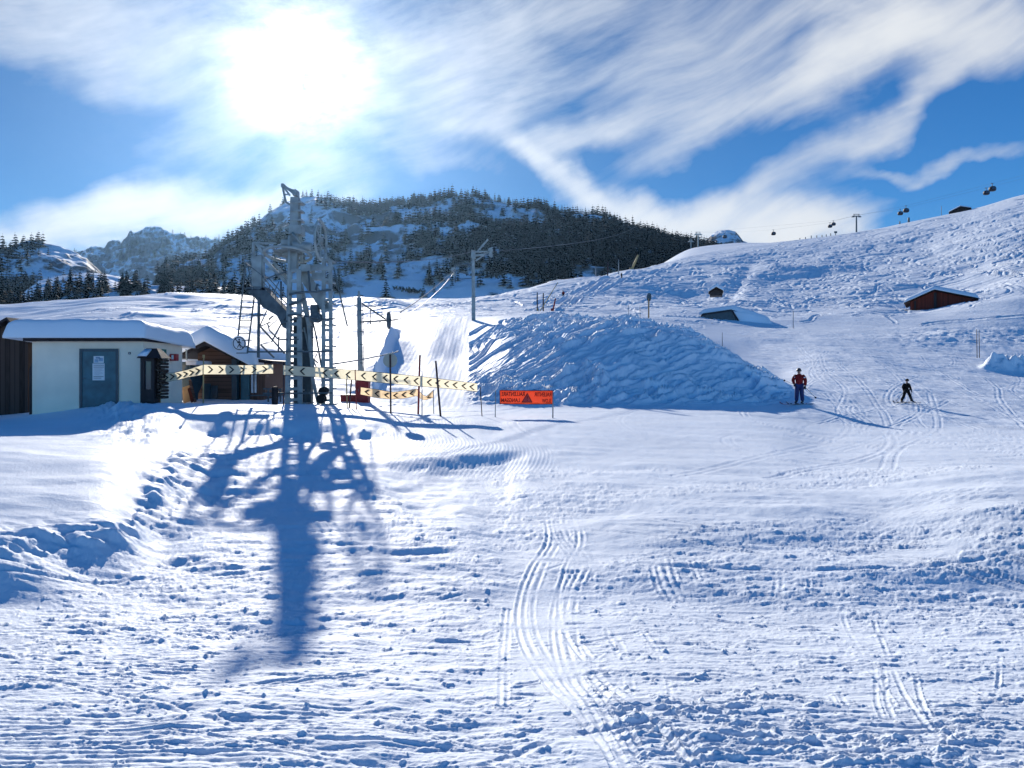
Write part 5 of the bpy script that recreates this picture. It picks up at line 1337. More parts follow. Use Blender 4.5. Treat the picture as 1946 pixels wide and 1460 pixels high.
def d_main(px, t, x, y):
    n = float(fbm(np.array([x / 60]), np.array([y / 60]), 4, 200)[0]); n2 = float(fbm(np.array([x / 140]), np.array([y / 140]), 2, 210)[0])
    w = np.interp(px, [340, 430, 520, 600, 700, 780, 860, 940, 1040, 1180, 1340], [.95, .7, .42, .45, .75, .75, .8, .95, 1.0, 1.0, 1.0])
    band = np.interp(t, [0, .10, .16, .5, .85, .97, 1.0], [0, .12, .75, .8, .9, 1.0, .9])
    if px < 660 and t > .55: band *= .35
    if px < 480 and t < .75: band = max(band, .9) * (1.9 if t < .6 else .8)
    if px > 980: band = max(band, .7 * min(1, t * 6))
    return max(0.0, min(1.0, w * band * (1.0 if n + .5 * n2 + (w - .62) * .5 > -0.03 else 0.06)))


sow(FM, 'main', 5600, d_main, (9, 17), 1)
sow(FM, 'main', 260, lambda px, t, x, y: 1.0 if px > 640 else (.3 if px > 540 else .15), (7, 12), 2, .985, 1.0)
sow(LH, 'lefthill', 620, lambda px, t, x, y: (1.0 if px < 75 else .30 if px < 130 else .18) * (1 if float(fbm(np.array([x / 45]), np.array([y / 45]), 3, 220)[0]) > -.06 else .08), (8, 17), 3, .05, 1)
sow(LP, 'peak', 300, lambda px, t, x, y: (1.0 if 225 < px < 420 and t > .5 else .06) * (1 if float(fbm(np.array([x / 90]), np.array([y / 90]), 3, 230)[0]) > .02 else .1), (9, 17), 4, .3, 1)
sow(WB, 'slope', 420, lambda px, t, x, y: np.interp(px, [-300, 0, 60, 80, 100, 150, 290, 330, 345, 480, 520, 540], [.9, .9, .5, .3, .8, 1, .9, .5, .6, .9, .5, .2]) * (1 if t > .25 else .3) * (1 if float(fbm(np.array([x / 12]), np.array([y / 12]), 3, 240)[0]) > -.12 else .15), (6, 11.5), 5, .1, 1)
sow(MD, 'meadow', 16, lambda px, t, x, y: .4, (5, 8), 6, .3, 1)
LAB = {'main': ('dark conifer in the forest covering the steep mountain behind the lift', 'trees of the mountain forest'),
       'lefthill': ('dark conifer on the hill at the far left', 'trees of the left hill'),
       'peak': ('small conifer on the rocky peak left of the forested mountain', 'trees of the rocky peak'),
       'slope': ('dark conifer in the belt just beyond the white rise on the left', 'trees beyond the left rise'),
       'meadow': ('lone small conifer on the sunlit far meadow at the left', 'trees of the snowy meadow')}
inview = [t for t in TREES if abs(t[0] / t[1]) < .70]
inview.sort(key=lambda t: -t[3] / t[1])
big = set(id(t) for t in inview[:300])
for i, t in enumerate(inview[:300]):
    o = bpy.data.objects.new('conifer_tree', VM[i % len(VM)]); COL.objects.link(o)
    o.location = t[:3]; s = t[3]; o.scale = (s * tr.uniform(.9, 1.2), s * tr.uniform(.9, 1.2), s); o.rotation_euler = (tr.uniform(-.04, .04), tr.uniform(-.04, .04), tr.uniform(0, 6.3))
    tag(o, LAB[t[4]][0], 'tree', LAB[t[4]][1])
Vs, Fs, Ms, off = [], [], [], 0
for t in TREES:
    if id(t) in big: continue
    v, f_, mi = LOW[tr.randrange(len(LOW))]; a = tr.uniform(0, 6.3); c_, s_ = math.cos(a), math.sin(a); w_ = tr.uniform(.9, 1.25)
    r_ = np.stack([(v[:, 0] * c_ - v[:, 1] * s_) * t[3] * w_ + t[0], (v[:, 0] * s_ + v[:, 1] * c_) * t[3] * w_ + t[1], v[:, 2] * t[3] + t[2]], 1)
    Vs.append(r_); Fs += [tuple(x + off for x in q_) for q_ in f_]; Ms += mi; off += len(v)
me = bpy.data.meshes.new('conifer_forest'); me.from_pydata(np.concatenate(Vs).tolist(), [], Fs); me.materials.append(M_CON); me.materials.append(M_BARK); me.polygons.foreach_set('material_index', Ms); me.update()
fo = bpy.data.objects.new('conifer_forest', me); COL.objects.link(fo); tag(fo, 'dense dark conifer forest on the far mountainsides', 'forest', None, 'stuff')

# low dark shrubs poking out of the shaded valley snow
for i, (px, py, n) in enumerate(((781, 553, 15), (755, 549, 4), (790, 556, 8), (905, 523, 12), (945, 526, 10), (1012, 540, 4))):
    d = 556; c = P(px, py, d); mb = MB(); c.z -= .5
    for k in range(n * 3):
        a = Vector((tr.gauss(0, 3.0), tr.gauss(0, 3.5), 0)); h = tr.uniform(1.2, 3.2)
        for j in range(4):
            b = a + Vector((tr.gauss(0, .5), tr.gauss(0, .5), h * tr.uniform(.5, 1))); mb.tube([c + a, c + (a + b) * .5 + Vector((tr.gauss(0, .2), 0, 0)), c + b], [.22, .3, .12], 4)
    tag(mb.build('shrub', M_CON, None, c), ['largest dark shrub clump on the shaded snowfield below the forest', 'tiny shrub left of the largest clump on the shaded snowfield', 'shrub clump right beside the largest one on the shaded snowfield', 'shrub clump left of the crest pylon foot of the forest', 'shrub clump right of the crest pylon at the foot of the forest', 'small shrub on the snow below the forest, near the crest line'][i], 'shrub', 'shrubs on the shaded snowfield')

# ================================================================== PEOPLE
M_SKIN = mat('skin', (0.42, 0.24, 0.17), 0.6, 0.3, 0, 0.1, 6)


def skin_mesh(name, mt, joints, edges, root=0, sub=2):
    me = bpy.data.meshes.new(name); me.from_pydata([j[0] for j in joints], edges, [])
    o = bpy.data.objects.new(name, me); COL.objects.link(o)
    sk = o.modifiers.new('skin', 'SKIN'); sk.use_smooth_shade = True; sk.branch_smoothing = .6
    if not me.skin_vertices: me.skin_vertices.new()
    for i, j in enumerate(joints):
        r = j[1]; me.skin_vertices[0].data[i].radius = (r, r) if not isinstance(r, tuple) else r
        me.skin_vertices[0].data[i].use_root = (i == root)
    sb = o.modifiers.new('sub', 'SUBSURF'); sb.levels = sub; sb.render_levels = sub
    dg = bpy.context.evaluated_depsgraph_get(); dg.update()
    nm = bpy.data.meshes.new_from_object(o.evaluated_get(dg)); bpy.data.objects.remove(o)
    nm.name = name; nm.materials.clear(); nm.materials.append(mt)
    nm.polygons.foreach_set('use_smooth', [True] * len(nm.polygons))
    o2 = bpy.data.objects.new(name, nm); COL.objects.link(o2)
    return o2


def person(label, base, s, yaw, pose, mats, helmet=False, lean=0.0):
    """pose: joint name -> (x right, y away from the viewer's front, z up) in metres for a 1.75 m figure, facing -y"""
    root = empty('person', base, label, 'person')
    J = dict(pelvis=(0, 0, .95), waist=(0, .0, 1.10), chest=(0, .0, 1.30), neck=(0, 0, 1.47), head=(0, -.01, 1.60), crown=(0, 0, 1.71),
             hip_r=(-.10, 0, .90), knee_r=(-.115, -.03, .50), ank_r=(-.125, .02, .10), toe_r=(-.14, -.16, .05),
             hip_l=(.10, 0, .90), knee_l=(.115, -.03, .50), ank_l=(.125, .02, .10), toe_l=(.14, -.16, .05),
             sho_r=(-.19, 0, 1.40), elb_r=(-.27, .03, 1.13), wri_r=(-.24, -.14, .98), sho_l=(.19, 0, 1.40), elb_l=(.27, .04, 1.12), wri_l=(.26, -.06, .88))
    J.update(pose)
    c, sn = math.cos(yaw), math.sin(yaw)
    def W(v):
        x, y, z = v; y = y - lean * z; return ((x * c - y * sn) * s, (x * sn + y * c) * s, z * s)
    def fin(o): o.parent = root; return o
    # body: one continuous skin with fingers
    names = ['pelvis', 'waist', 'chest', 'neck', 'head', 'crown', 'hip_r', 'knee_r', 'ank_r', 'toe_r', 'hip_l', 'knee_l', 'ank_l', 'toe_l', 'sho_r', 'elb_r', 'wri_r', 'sho_l', 'elb_l', 'wri_l']
    rad = dict(pelvis=.11, waist=.10, chest=.12, neck=.055, head=.092, crown=.07, hip_r=.085, knee_r=.06, ank_r=.042, toe_r=.035, hip_l=.085, knee_l=.06, ank_l=.042, toe_l=.035, sho_r=.06, elb_r=.045, wri_r=.032, sho_l=.06, elb_l=.045, wri_l=.032)
    jt = [(W(J[n]), rad[n] * s) for n in names]; ix = {n: i for i, n in enumerate(names)}
    ed = [(ix[a], ix[b]) for a, b in (('pelvis', 'waist'), ('waist', 'chest'), ('chest', 'neck'), ('neck', 'head'), ('head', 'crown'), ('pelvis', 'hip_r'), ('hip_r', 'knee_r'), ('knee_r', 'ank_r'), ('ank_r', 'toe_r'), ('pelvis', 'hip_l'), ('hip_l', 'knee_l'), ('knee_l', 'ank_l'), ('ank_l', 'toe_l'), ('chest', 'sho_r'), ('sho_r', 'elb_r'), ('elb_r', 'wri_r'), ('chest', 'sho_l'), ('sho_l', 'elb_l'), ('elb_l', 'wri_l'))]
    gl = []
    for sd in ('r', 'l'):
        w_, e_ = Vector(J['wri_' + sd]), Vector(J['elb_' + sd]); dr_ = (w_ - e_).normalized(); pal = w_ + dr_ * .08
        jt.append((W(pal), .036 * s)); pi_ = len(jt) - 1; ed.append((ix['wri_' + sd], pi_)); side = dr_.cross(Vector((0, 1, .2))).normalized()
        for k in range(4):
            a = pal + side * (k - 1.5) * .022 + dr_ * .035; b = a + dr_ * (.035 + .008 * (k in (1, 2))) + Vector((0, -.012, 0)); jt.append((W(a), .010 * s)); jt.append((W(b), .008 * s)); ed += [(pi_, len(jt) - 2), (len(jt) - 2, len(jt) - 1)]
        a = pal + side * -.045 + Vector((0, -.02, 0)); jt.append((W(a), .011 * s)); ed.append((pi_, len(jt) - 1))
        gl.append((w_, pal, dr_, side))
    fin(skin_mesh('body', M_SKIN, jt, ed, 0, 1))
    mj, mt_, mb_, mh = mats
    names2 = ['waist', 'chest', 'neck', 'sho_r', 'elb_r', 'wri_r', 'sho_l', 'elb_l', 'wri_l', 'pelvis']
    r2 = dict(waist=(.215, .18), chest=(.23, .185), neck=(.095, .095), sho_r=.115, elb_r=.092, wri_r=.070, sho_l=.115, elb_l=.092, wri_l=.070, pelvis=(.22, .185))
    j2 = [(W(J[n]), tuple(v * s for v in r2[n]) if isinstance(r2[n], tuple) else r2[n] * s) for n in names2]; i2 = {n: i for i, n in enumerate(names2)}
    fin(skin_mesh('jacket', mj, j2, [(i2[a], i2[b]) for a, b in (('pelvis', 'waist'), ('waist', 'chest'), ('chest', 'neck'), ('chest', 'sho_r'), ('sho_r', 'elb_r'), ('elb_r', 'wri_r'), ('chest', 'sho_l'), ('sho_l', 'elb_l'), ('elb_l', 'wri_l'))], 0, 2))
    n3 = ['pelvis', 'hip_r', 'knee_r', 'ank_r', 'hip_l', 'knee_l', 'ank_l']; r3 = dict(pelvis=.16, hip_r=.135, knee_r=.108, ank_r=.098, hip_l=.135, knee_l=.108, ank_l=.098)
    i3 = {n: i for i, n in enumerate(n3)}
    fin(skin_mesh('trousers', mt_, [(W(J[n]), r3[n] * s) for n in n3], [(0, i3['hip_r']), (i3['hip_r'], i3['knee_r']), (i3['knee_r'], i3['ank_r']), (0, i3['hip_l']), (i3['hip_l'], i3['knee_l']), (i3['knee_l'], i3['ank_l'])], 0, 2))
    for sd in ('r', 'l'):
        a, t = Vector(J['ank_' + sd]), Vector(J['toe_' + sd]); d_ = (t - a).normalized(); dz = Vector((d_.x, d_.y, 0)).normalized()
        fin(skin_mesh('boot', mb_, [(W(a + Vector((0, 0, .12))), .075 * s), (W(a), .075 * s), (W(a - dz * .05 - Vector((0, 0, .04))), .055 * s), (W(a + dz * .13 - Vector((0, 0, .045))), .052 * s), (W(a + dz * .2 - Vector((0, 0, .05))), .045 * s)], [(0, 1), (1, 2), (1, 3), (3, 4)], 1, 1))
    for w_, pal, dr_, side in gl:       # gloves with fingers
        j4 = [(W(w_ - dr_ * .02), .05 * s), (W(pal), .047 * s)]; e4 = [(0, 1)]
        for k in range(4):
            a = pal + side * (k - 1.5) * .026 + dr_ * .04; b = a + dr_ * .045 + Vector((0, -.015, 0)); j4 += [(W(a), .016 * s), (W(b), .013 * s)]; e4 += [(1, len(j4) - 2), (len(j4) - 2, len(j4) - 1)]
        j4.append((W(pal + side * -.06 + Vector((0, -.03, 0))), .015 * s)); e4.append((1, len(j4) - 1))
        fin(skin_mesh('glove', M_RUBBER, j4, e4, 1, 1))
    # face details and headwear
    hd = Vector(J['head'])
    mb = MB(); o0 = Vector(base)
    def ball(cn, r, sc=(1, 1, 1), n=12, lo=-1.0):
        V = []; Fc = []
        for i in range(n + 1):
            th = math.pi * i / n; zc = max(math.cos(th), lo)
            for j in range(n * 2):
                ph = math.pi * j / n; V.append(o0 + Vector(W((cn[0] + math.sin(th) * math.cos(ph) * r * sc[0], cn[1] + math.sin(th) * math.sin(ph) * r * sc[1], cn[2] + zc * r * sc[2]))))
        m = n * 2
        for i in range(n):
            for j in range(m): Fc.append((i * m + j, i * m + (j + 1) % m, (i + 1) * m + (j + 1) % m, (i + 1) * m + j))
        return V, Fc
    if helmet:
        mb.add(*ball((hd.x, hd.y + .015, hd.z + .045), .135, (1, 1.1, 1), 12, -.35)); mb.build('helmet', mh, root, smooth=True)
        mb = MB(); mb.add(*ball((hd.x, hd.y - .085, hd.z + .015), .07, (1.1, .6, .55), 8)); mb.build('goggles', M_WHITE, root, smooth=True)
    else:
        mb.add(*ball((hd.x, hd.y + .01, hd.z + .05), .115, (1, 1.1, 1.05), 12, -.2)); mb.ring(o0 + Vector(W((hd.x, hd.y + .01, hd.z + .04))), (0, 0, 1), .112 * s, .022 * s, 24, 6); mb.build('hat', mh, root, smooth=True)
        for q_ in (-1, 1):
            mb = MB(); mb.add(*ball((hd.x + q_ * .034, hd.y - .088, hd.z + .005), .013, (1, .6, .8), 6)); mb.build('eye', M_INK, root, smooth=True)
        mb = MB(); mb.add(*ball((hd.x, hd.y - .105, hd.z - .02), .018, (.8, 1, 1.3), 6)); mb.build('nose', M_SKIN, root, smooth=True)
        mb = MB(); mb.add(*ball((hd.x, hd.y - .09, hd.z - .055), .022, (1.2, .5, .35), 6)); mb.build('mouth', mat('lips', (0.35, 0.12, 0.1), .6, .3), root, smooth=True)
        for q_ in (-1, 1): mb = MB(); mb.add(*ball((hd.x + q_ * .098, hd.y + .005, hd.z - .005), .026, (.5, .8, 1.2), 6)); mb.build('ear', M_SKIN, root, smooth=True)
    return root, W, o0


def ski(centre, direc, L, mt, label, tip_up=.12, group='skis'):
    """a ski with raised tip, waist and binding block; centre under the boot, direc = where the tip points"""
    d_ = Vector(direc).normalized(); sd = Vector((-d_.y, d_.x, 0)).normalized(); c = Vector(centre)
    mb = MB(); V = []; n = 18
    for i in range(n + 1):
        t = -.46 + i / n; z = tip_up * max(0, (t - .40) / .14) ** 1.6 + .03 * max(0, (-.40 - t) / .06); w_ = .034 + .02 * abs(t * 2) ** 1.5
        if i in (0, n): w_ *= .45
        p = c + d_ * (t * L) + Vector((0, 0, z)); V += [p - sd * w_, p + sd * w_, p + sd * w_ + Vector((0, 0, .016)), p - sd * w_ + Vector((0, 0, .016))]
    Fc = []
    for i in range(n):
        a, b = i * 4, i * 4 + 4
        for j in range(4): Fc.append((a + j, a + (j + 1) % 4, b + (j + 1) % 4, b + j))
    Fc += [(0, 1, 2, 3)[::-1], tuple(range(n * 4, n * 4 + 4))]
    mb.add(V, Fc); root = empty('ski', c, label, 'ski', group); mb.build('blade', mt, root)
    mb = MB(); mb.beam(c - d_ * .16 + Vector((0, 0, .035)), c - d_ * .07 + Vector((0, 0, .035)), .06, .035); mb.beam(c + d_ * .15 + Vector((0, 0, .035)), c + d_ * .22 + Vector((0, 0, .035)), .06, .035); mb.build('binding', M_RUBBER, root)


def skipole(hand, tip, label):
    h, t = Vector(hand), Vector(tip); d_ = (t - h).normalized(); root = empty('ski_pole', h, label, 'ski pole', 'ski poles'); mb = MB(); mb.tube([h, t], [.013, .009], 7); mb.build('shaft', M_DSTEEL, root)
    mb = MB(); mb.tube([h - d_ * .09, h + d_ * .05], .019, 8); mb.build('grip', M_RUBBER, root); mb = MB(); mb.disc(t - d_ * .06, d_, .05, .012, 14); mb.build('basket', M_RUBBER, root)


M_REDJ = mat('red_ski_jacket', (0.20, 0.014, 0.016), .8, .15, 0, .35, 6)
M_BLUT = mat('blue_ski_trousers', (0.020, 0.030, 0.11), .7, .3, 0, .25, 6)
M_BLKJ = mat('black_ski_suit', (0.006, 0.006, 0.007), .8, .1, 0, .3, 6)
M_DBOOT = mat('dark_boot', (0.02, 0.02, 0.03), .4, .5, 0, .2, 6)
M_SKIR = mat('red_ski_top', (0.35, 0.03, 0.04), .35, .5, 0, .3, 8)
M_SKID = mat('dark_ski_top', (0.05, 0.05, 0.07), .35, .5, 0, .3, 8)
def where(px, py, lo, hi):
    ds_ = np.linspace(lo, hi, 400); e = [abs(HY - F * (gz((px - CX) / F * d, d) - EYE) / d - py) for d in ds_]
    return float(ds_[int(np.argmin(e))])


ba = G(1519, where(1519, 769, 36, 41), .045)
pr, W_, o0 = person('adult skier in red jacket and blue trousers standing on the piste', ba, 1.0, R(-20),
                    dict(elb_r=(-.30, .02, 1.16), wri_r=(-.24, -.12, .98), elb_l=(.29, .06, 1.14), wri_l=(.27, .0, .88), head=(-.02, -.02, 1.60), crown=(-.02, -.01, 1.71), hip_r=(-.10, 0, .9), ank_r=(-.13, .02, .10), ank_l=(.15, .02, .10), toe_r=(-.19, -.13, .05), toe_l=(.09, -.13, .05)),
                    (M_REDJ, M_BLUT, M_DBOOT, M_DBOOT))
mb = MB()
for x_ in (-.20, .245): c_ = o0 + Vector(W_((x_, -.07, 1.30 if x_ > 0 else 1.31))); mb.box(c_ - Vector((.045, .02, .03)), c_ + Vector((.045, .02, .03)))
mb.build('sleeve_badge', M_WHITE, pr, bevel=.02)
fa = lambda nm, v: o0 + Vector(W_(v))
dsk = Vector((-.95, -.25, 0)).normalized()
ski(o0 + Vector(W_((-.13, -.02, -.035))) + dsk * .12, dsk, 1.55, M_SKIR, 'red ski under the right foot of the red-jacketed adult, nearer the left edge')
ski(o0 + Vector(W_((.15, -.02, -.035))) + dsk * .05 + Vector((0, .1, 0)), dsk, 1.55, M_SKID, 'dark ski under the left foot of the red-jacketed adult')
skipole(o0 + Vector(W_((-.24, -.16, .96))), P(1490, 723, 39.6), 'ski pole held out level to the left behind the red-jacketed adult')
skipole(o0 + Vector(W_((.28, -.04, .82))), P(1551, 757, 38.6), 'ski pole slanting down to the right from the hand of the red-jacketed adult')

bc = G(1722.5, where(1722, 766, 37, 45), .04)
kid, W_, o0 = person('child skier in black with a dark helmet, legs spread in a snowplough', bc, .72, R(12),
                     dict(hip_r=(-.12, 0, .86), knee_r=(-.26, -.06, .48), ank_r=(-.46, .0, .10), toe_r=(-.48, -.17, .05), hip_l=(.12, 0, .86), knee_l=(.27, -.06, .48), ank_l=(.48, .0, .10), toe_l=(.50, -.17, .05),
                          pelvis=(0, .03, .92), waist=(-.01, 0, 1.08), chest=(-.02, -.03, 1.29), neck=(-.01, -.05, 1.46), head=(0.02, -.07, 1.60), crown=(.02, -.06, 1.71), elb_r=(-.33, -.02, 1.12), wri_r=(-.33, -.18, .92), sho_r=(-.20, -.02, 1.39), elb_l=(.31, -.02, 1.12), wri_l=(.30, -.14, .90)),
                     (M_BLKJ, M_BLKJ, M_DBOOT, M_BLKJ), True)
ski(o0 + Vector(W_((-.48, -.05, -.03))) + Vector((-.05, -.02, 0)), (-.96, -.30, 0), .95, M_SKID, 'short dark ski under the right foot of the child')
ski(o0 + Vector(W_((.49, -.05, -.03))), (-.99, .10, 0), .95, M_SKID, 'short dark ski under the left foot of the child')
skipole(o0 + Vector(W_((-.33, -.22, .90))), o0 + Vector(W_((-.75, .2, .08))), 'short ski pole at the left side of the child')
skipole(o0 + Vector(W_((.30, -.18, .88))), o0 + Vector(W_((.10, -.35, .03))), 'short ski pole planted between the feet of the child')
# distant skiers
b3 = G(1070.5, 168, .05); pr, W_, o0 = person('distant dark skier crouched on the upper slope below the forest', b3, 1.0, R(-35), dict(knee_r=(-.14, -.16, .50), knee_l=(.14, -.16, .50), head=(0, -.14, 1.52), crown=(0, -.15, 1.62), chest=(0, -.08, 1.24), neck=(0, -.11, 1.40)), (M_REDJ, M_BLKJ, M_DBOOT, M_BLKJ))
ski(o0 + Vector((-.12, 0, -.03)), (.8, -.6, 0), 1.6, M_SKID, 'left ski of the distant crouched skier'); ski(o0 + Vector((.16, 0, -.03)), (.8, -.6, 0), 1.6, M_SKID, 'right ski of the distant crouched skier')
b4 = G(1181, 235, .05); pr, W_, o0 = person('farthest tiny skier leaning into a turn on the pale upper slope', b4, 1.0, R(40), dict(knee_r=(-.14, -.16, .50), knee_l=(.14, -.16, .50), head=(-.12, -.14, 1.48), crown=(-.14, -.15, 1.58), chest=(-.06, -.08, 1.24), neck=(-.09, -.11, 1.38)), (M_BLKJ, M_BLKJ, M_DBOOT, M_BLKJ))
ski(o0 + Vector((-.12, 0, -.03)), (.7, -.7, 0), 1.6, M_SKID, 'left ski of the farthest skier'); ski(o0 + Vector((.16, 0, -.03)), (.7, -.7, 0), 1.6, M_SKID, 'right ski of the farthest skier')
# ================================================================== LIGHT, SKY, CAMERA
SUN_PX = (563, 140)
sv = P(SUN_PX[0], SUN_PX[1], 1.0) - Vector((0, 0, EYE)); sv.normalize()
SAZ = math.atan2(sv.x, sv.y); SEL = math.asin(sv.z)
sl = bpy.data.lights.new('sun', 'SUN'); sl.energy = 5.0; sl.angle = R(0.55); sl.color = (1.0, 0.93, 0.84)
so = bpy.data.objects.new('sun', sl); COL.objects.link(so)
so.rotation_euler = sv.to_track_quat('Z', 'Y').to_euler()
so.location = (-60, 200, 120)

w = bpy.data.worlds.new('World'); SC.world = w; w.use_nodes = True
nt = w.node_tree; nt.nodes.clear()


def nd(t, **k):
    n = nt.nodes.new(t)
    for a, b in k.items(): setattr(n, a, b)
    return n


def sock(x, i):
    if isinstance(x, (int, float)): i.default_value = x
    elif isinstance(x, (tuple, list)): i.default_value = x
    else: nt.links.new(x, i)


def M(op, a, b=None, c=None, clamp=False):
    n = nd('ShaderNodeMath', operation=op, use_clamp=clamp)
    sock(a, n.inputs[0])
    if b is not None: sock(b, n.inputs[1])
    if c is not None: sock(c, n.inputs[2])
    return n.outputs[0]


def VMATH(op, a, b=None):
    n = nd('ShaderNodeVectorMath', operation=op); sock(a, n.inputs[0])
    if b is not None: sock(b, n.inputs[1])
    return n.outputs['Value'] if op in ('DOT_PRODUCT', 'LENGTH') else n.outputs[0]


out = nd('ShaderNodeOutputWorld'); bg = nd('ShaderNodeBackground'); bg.inputs['Strength'].default_value = 1.0
nt.links.new(bg.outputs[0], out.inputs['Surface'])
sky = nd('ShaderNodeTexSky', sky_type='NISHITA'); sky.sun_disc = False
sky.sun_elevation = SEL; sky.sun_rotation = SAZ; sky.altitude = 2000; sky.air_density = 1.0; sky.dust_density = 0.1; sky.ozone_density = 3.0
SKYK = 0.10
tc = nd('ShaderNodeTexCoord'); dirv = tc.outputs['Generated']
sp = nd('ShaderNodeSeparateXYZ'); nt.links.new(dirv, sp.inputs[0])
az = M('MULTIPLY', M('ARCTAN2', sp.outputs['X'], sp.outputs['Y']), 180 / math.pi)
el = M('MULTIPLY', M('ARCSINE', sp.outputs['Z']), 180 / math.pi)
cb = nd('ShaderNodeCombineXYZ'); nt.links.new(az, cb.inputs[0]); nt.links.new(el, cb.inputs[1]); AE = cb.outputs[0]


def a2(px, py):
    return math.degrees(math.atan((px - CX) / F)), math.degrees(math.atan((HY - py) / math.hypot(F, px - CX)))


# wind-combed cirrus: warped noise stretched along the wind, in azimuth / elevation of the sky
wn = nd('ShaderNodeTexNoise'); wn.inputs['Scale'].default_value = 0.06; wn.inputs['Detail'].default_value = 1.5
nt.links.new(AE, wn.inputs['Vector'])
wv = nd('ShaderNodeVectorMath', operation='MULTIPLY_ADD'); nt.links.new(wn.outputs['Color'], wv.inputs[0])
wv.inputs[1].default_value = (6, 6, 0); nt.links.new(AE, wv.inputs[2])


def streak(rot, sx, sy, scale, detail, rough=0.6, warp=True):
    mp = nd('ShaderNodeMapping'); mp.inputs['Rotation'].default_value = (0, 0, R(-rot))
    nt.links.new(wv.outputs[0] if warp else AE, mp.inputs['Vector'])
    m2 = nd('ShaderNodeMapping'); m2.inputs['Scale'].default_value = (sx, sy, 1); nt.links.new(mp.outputs[0], m2.inputs['Vector'])
    n = nd('ShaderNodeTexNoise'); n.inputs['Scale'].default_value = scale; n.inputs['Detail'].default_value = detail; n.inputs['Roughness'].default_value = rough
    nt.links.new(m2.outputs[0], n.inputs['Vector'])
    return n.outputs['Fac']


ST1 = streak(20, 0.25, 1.0, 0.36, 7, 0.52)
ST2 = streak(8, 0.5, 1.0, 0.30, 8, 0.62)


def blob(px, py, L, W, ang, k):
    """one bank of cloud: elongated soft patch of sky"""
    a, e = a2(px, py); s = 1 / 27.0
    mp = nd('ShaderNodeMapping', vector_type='TEXTURE')
    mp.inputs['Location'].default_value = (a, e, 0); mp.inputs['Rotation'].default_value = (0, 0, R(ang)); mp.inputs['Scale'].default_value = (L * s, W * s, 1)
    nt.links.new(wv2.outputs[0], mp.inputs['Vector'])
    d = VMATH('DOT_PRODUCT', mp.outputs[0], mp.outputs[0])
    return M('MULTIPLY', M('EXPONENT', M('MULTIPLY', d, -1.0)), k)


# the banks are bent by the same slow noise so that none has a clean outline
wv2 = nd('ShaderNodeVectorMath', operation='MULTIPLY_ADD')
wn2 = nd('ShaderNodeTexNoise'); wn2.inputs['Scale'].default_value = 0.16; wn2.inputs['Detail'].default_value = 5; nt.links.new(AE, wn2.inputs['Vector'])
cs = nd('ShaderNodeVectorMath', operation='SUBTRACT'); nt.links.new(wn2.outputs['Color'], cs.inputs[0]); cs.inputs[1].default_value = (0.5, 0.5, 0.5)
nt.links.new(cs.outputs[0], wv2.inputs[0]); wv2.inputs[1].default_value = (7, 5, 0); nt.links.new(AE, wv2.inputs[2])

BL = [
    (830, 120, 200, 90, -8, 0.6), (1010, 60, 240, 55, 10, 0.5), (900, 215, 100, 32, 15, 0.6),
    (1240, 95, 330, 55, 12, 0.62), (1130, 240, 170, 30, 8, 0.75), (1400, 205, 190, 42, 20, 1.0), (1610, 110, 150, 50, 42, 1.0),
    (1800, 55, 150, 55, -25, 1.1), (1690, 30, 130, 60, 10, 0.8), (1300, 150, 260, 40, 18, 0.5), (1580, 285, 220, 30, 27, 0.75), (1770, 300, 150, 14, 6, 0.7), (1760, 185, 170, 26, 30, 0.55),
    (1090, 345, 90, 22, -35, 0.9), (1230, 405, 140, 36, -14, 1.6), (1390, 415, 130, 42, 0, 1.5), (1560, 425, 100, 34, 18, 1.4), (1480, 455, 150, 30, 0, 1.5), (1010, 290, 80, 24, -30, 0.7),
    (320, 405, 210, 42, 8, 1.5), (190, 430, 150, 34, 12, 1.2), (20, 440, 60, 16, 0, 0.8), (430, 380, 160, 34, 5, 0.6), (700, 385, 130, 20, 0, 0.4),
    (80, 50, 380, 70, -8, 0.75), (330, 30, 200, 60, -5, 0.6), (560, 310, 220, 45, 0, 0.30), (380, 250, 130, 40, 25, 0.25), (820, 290, 150, 30, -20, 0.3), (900, -20, 700, 70, 0, 0.3),
]
acc = None
for b_ in BL:
    v = blob(*b_); acc = v if acc is None else M('ADD', acc, v)
# density = banks x streaky texture
s1 = M('MULTIPLY_ADD', ST1, 2.0, -0.5, True); s2 = M('MULTIPLY_ADD', ST2, 2.5, -0.75, True)
s3 = M('MULTIPLY_ADD', streak(22, 0.16, 1.0, 1.1, 7, 0.62), 2.6, -0.8, True)
tex = M('ADD', M('MULTIPLY', M('MULTIPLY_ADD', s1, 1.35, 0.20), M('MULTIPLY_ADD', s3, 0.5, 0.72)), M('MULTIPLY', s2, 0.38))
dens = M('MAXIMUM', M('SUBTRACT', M('MULTIPLY', acc, tex), 0.19), 0.0)
dens = M('SUBTRACT', 1.0, M('EXPONENT', M('MULTIPLY', dens, -1.1)))
# light: angle from the sun
cosg = VMATH('DOT_PRODUCT', dirv, tuple(sv))
gam = M('MULTIPLY', M('ARCCOSINE', M('MINIMUM', cosg, 0.99999)), 180 / math.pi)
g1 = M('EXPONENT', M('MULTIPLY', gam, -1 / 13.0))           # forward scattering in thin cloud
g2 = M('EXPONENT', M('MULTIPLY', M('POWER', M('DIVIDE', gam, 3.7), 2.0), -1.0))
g3 = M('EXPONENT', M('MULTIPLY', gam, -1 / 4.5))


def scol(c, f):
    n = nd('ShaderNodeVectorMath', operation='SCALE'); sock(c, n.inputs[0]); sock(f, n.inputs['Scale']); return n.outputs[0]


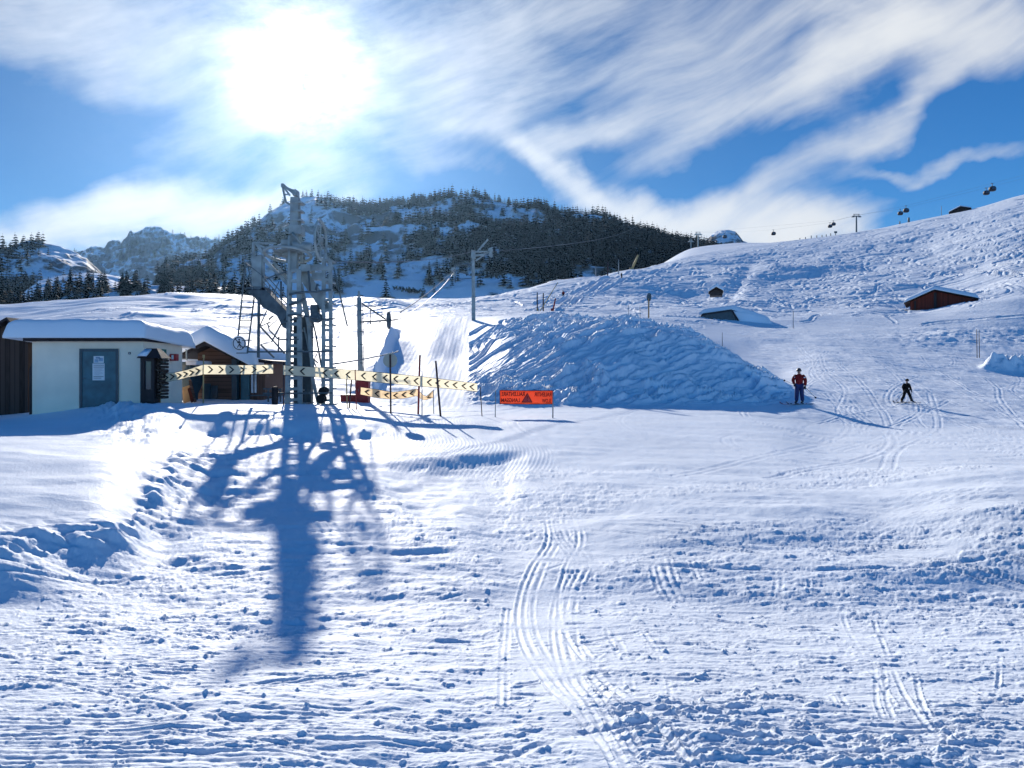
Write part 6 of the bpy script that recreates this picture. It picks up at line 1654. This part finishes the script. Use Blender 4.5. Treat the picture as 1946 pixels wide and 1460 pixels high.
hs = nd('ShaderNodeHueSaturation'); hs.inputs['Saturation'].default_value = 1.25; nt.links.new(sky.outputs[0], hs.inputs['Color'])
front = M('MULTIPLY_ADD', M('MULTIPLY_ADD', gam, 1 / 70.0, -0.25, True), 0.62, 0.48)       # the sky is deeper on the side of the sun
base = VMATH('MULTIPLY', scol(hs.outputs[0], M('MULTIPLY', front, SKYK * 1.08)), (0.58, 0.88, 1.05))
base = VMATH('ADD', base, scol((0.22, 0.30, 0.42), M('MULTIPLY', g1, 0.32)))
ccol = scol((0.94, 0.97, 1.0), M('ADD', 0.68, M('MULTIPLY', g1, 0.20)))
mx = nd('ShaderNodeMix', data_type='RGBA'); sock(dens, mx.inputs[0]); nt.links.new(base, mx.inputs[6]); nt.links.new(ccol, mx.inputs[7])
tot = VMATH('ADD', mx.outputs[2], scol((1.0, 0.98, 0.95), M('ADD', M('MULTIPLY', g2, M('MULTIPLY_ADD', s2, 2.0, 0.25)), M('MULTIPLY', g3, M('MULTIPLY_ADD', s2, 0.38, 0.12)))))
nt.links.new(tot, bg.inputs['Color'])

SC.view_settings.view_transform = 'Standard'
SC.view_settings.look = 'None'
SC.view_settings.exposure = 0.34
SC.view_settings.gamma = 1.0

cam = bpy.data.cameras.new('camera')
cam.sensor_fit = 'HORIZONTAL'; cam.sensor_width = 36; cam.lens = 36 * F / 1946.0
cam.shift_y = (HY - 730.0) / 1946.0
cam.clip_start = 0.1; cam.clip_end = 20000
co = bpy.data.objects.new('camera', cam); COL.objects.link(co)
co.location = (0, 0, EYE); co.rotation_euler = (R(90), 0, 0)
SC.camera = co

# thin bright air between the viewer and the far mountains
m = bpy.data.materials.new('haze_air'); m.use_nodes = True; t_ = m.node_tree; t_.nodes.clear()
pv = t_.nodes.new('ShaderNodeVolumePrincipled'); pv.inputs['Color'].default_value = (0.34, 0.62, 1.0, 1); pv.inputs['Density'].default_value = 0.000024; pv.inputs['Anisotropy'].default_value = 0.75
mo = t_.nodes.new('ShaderNodeOutputMaterial'); t_.links.new(pv.outputs[0], mo.inputs['Volume'])
mb = MB(); mb.box((-2600, -300, -20), (2600, 2700, 560)); tag(mb.build('haze', m, None), kind='stuff')
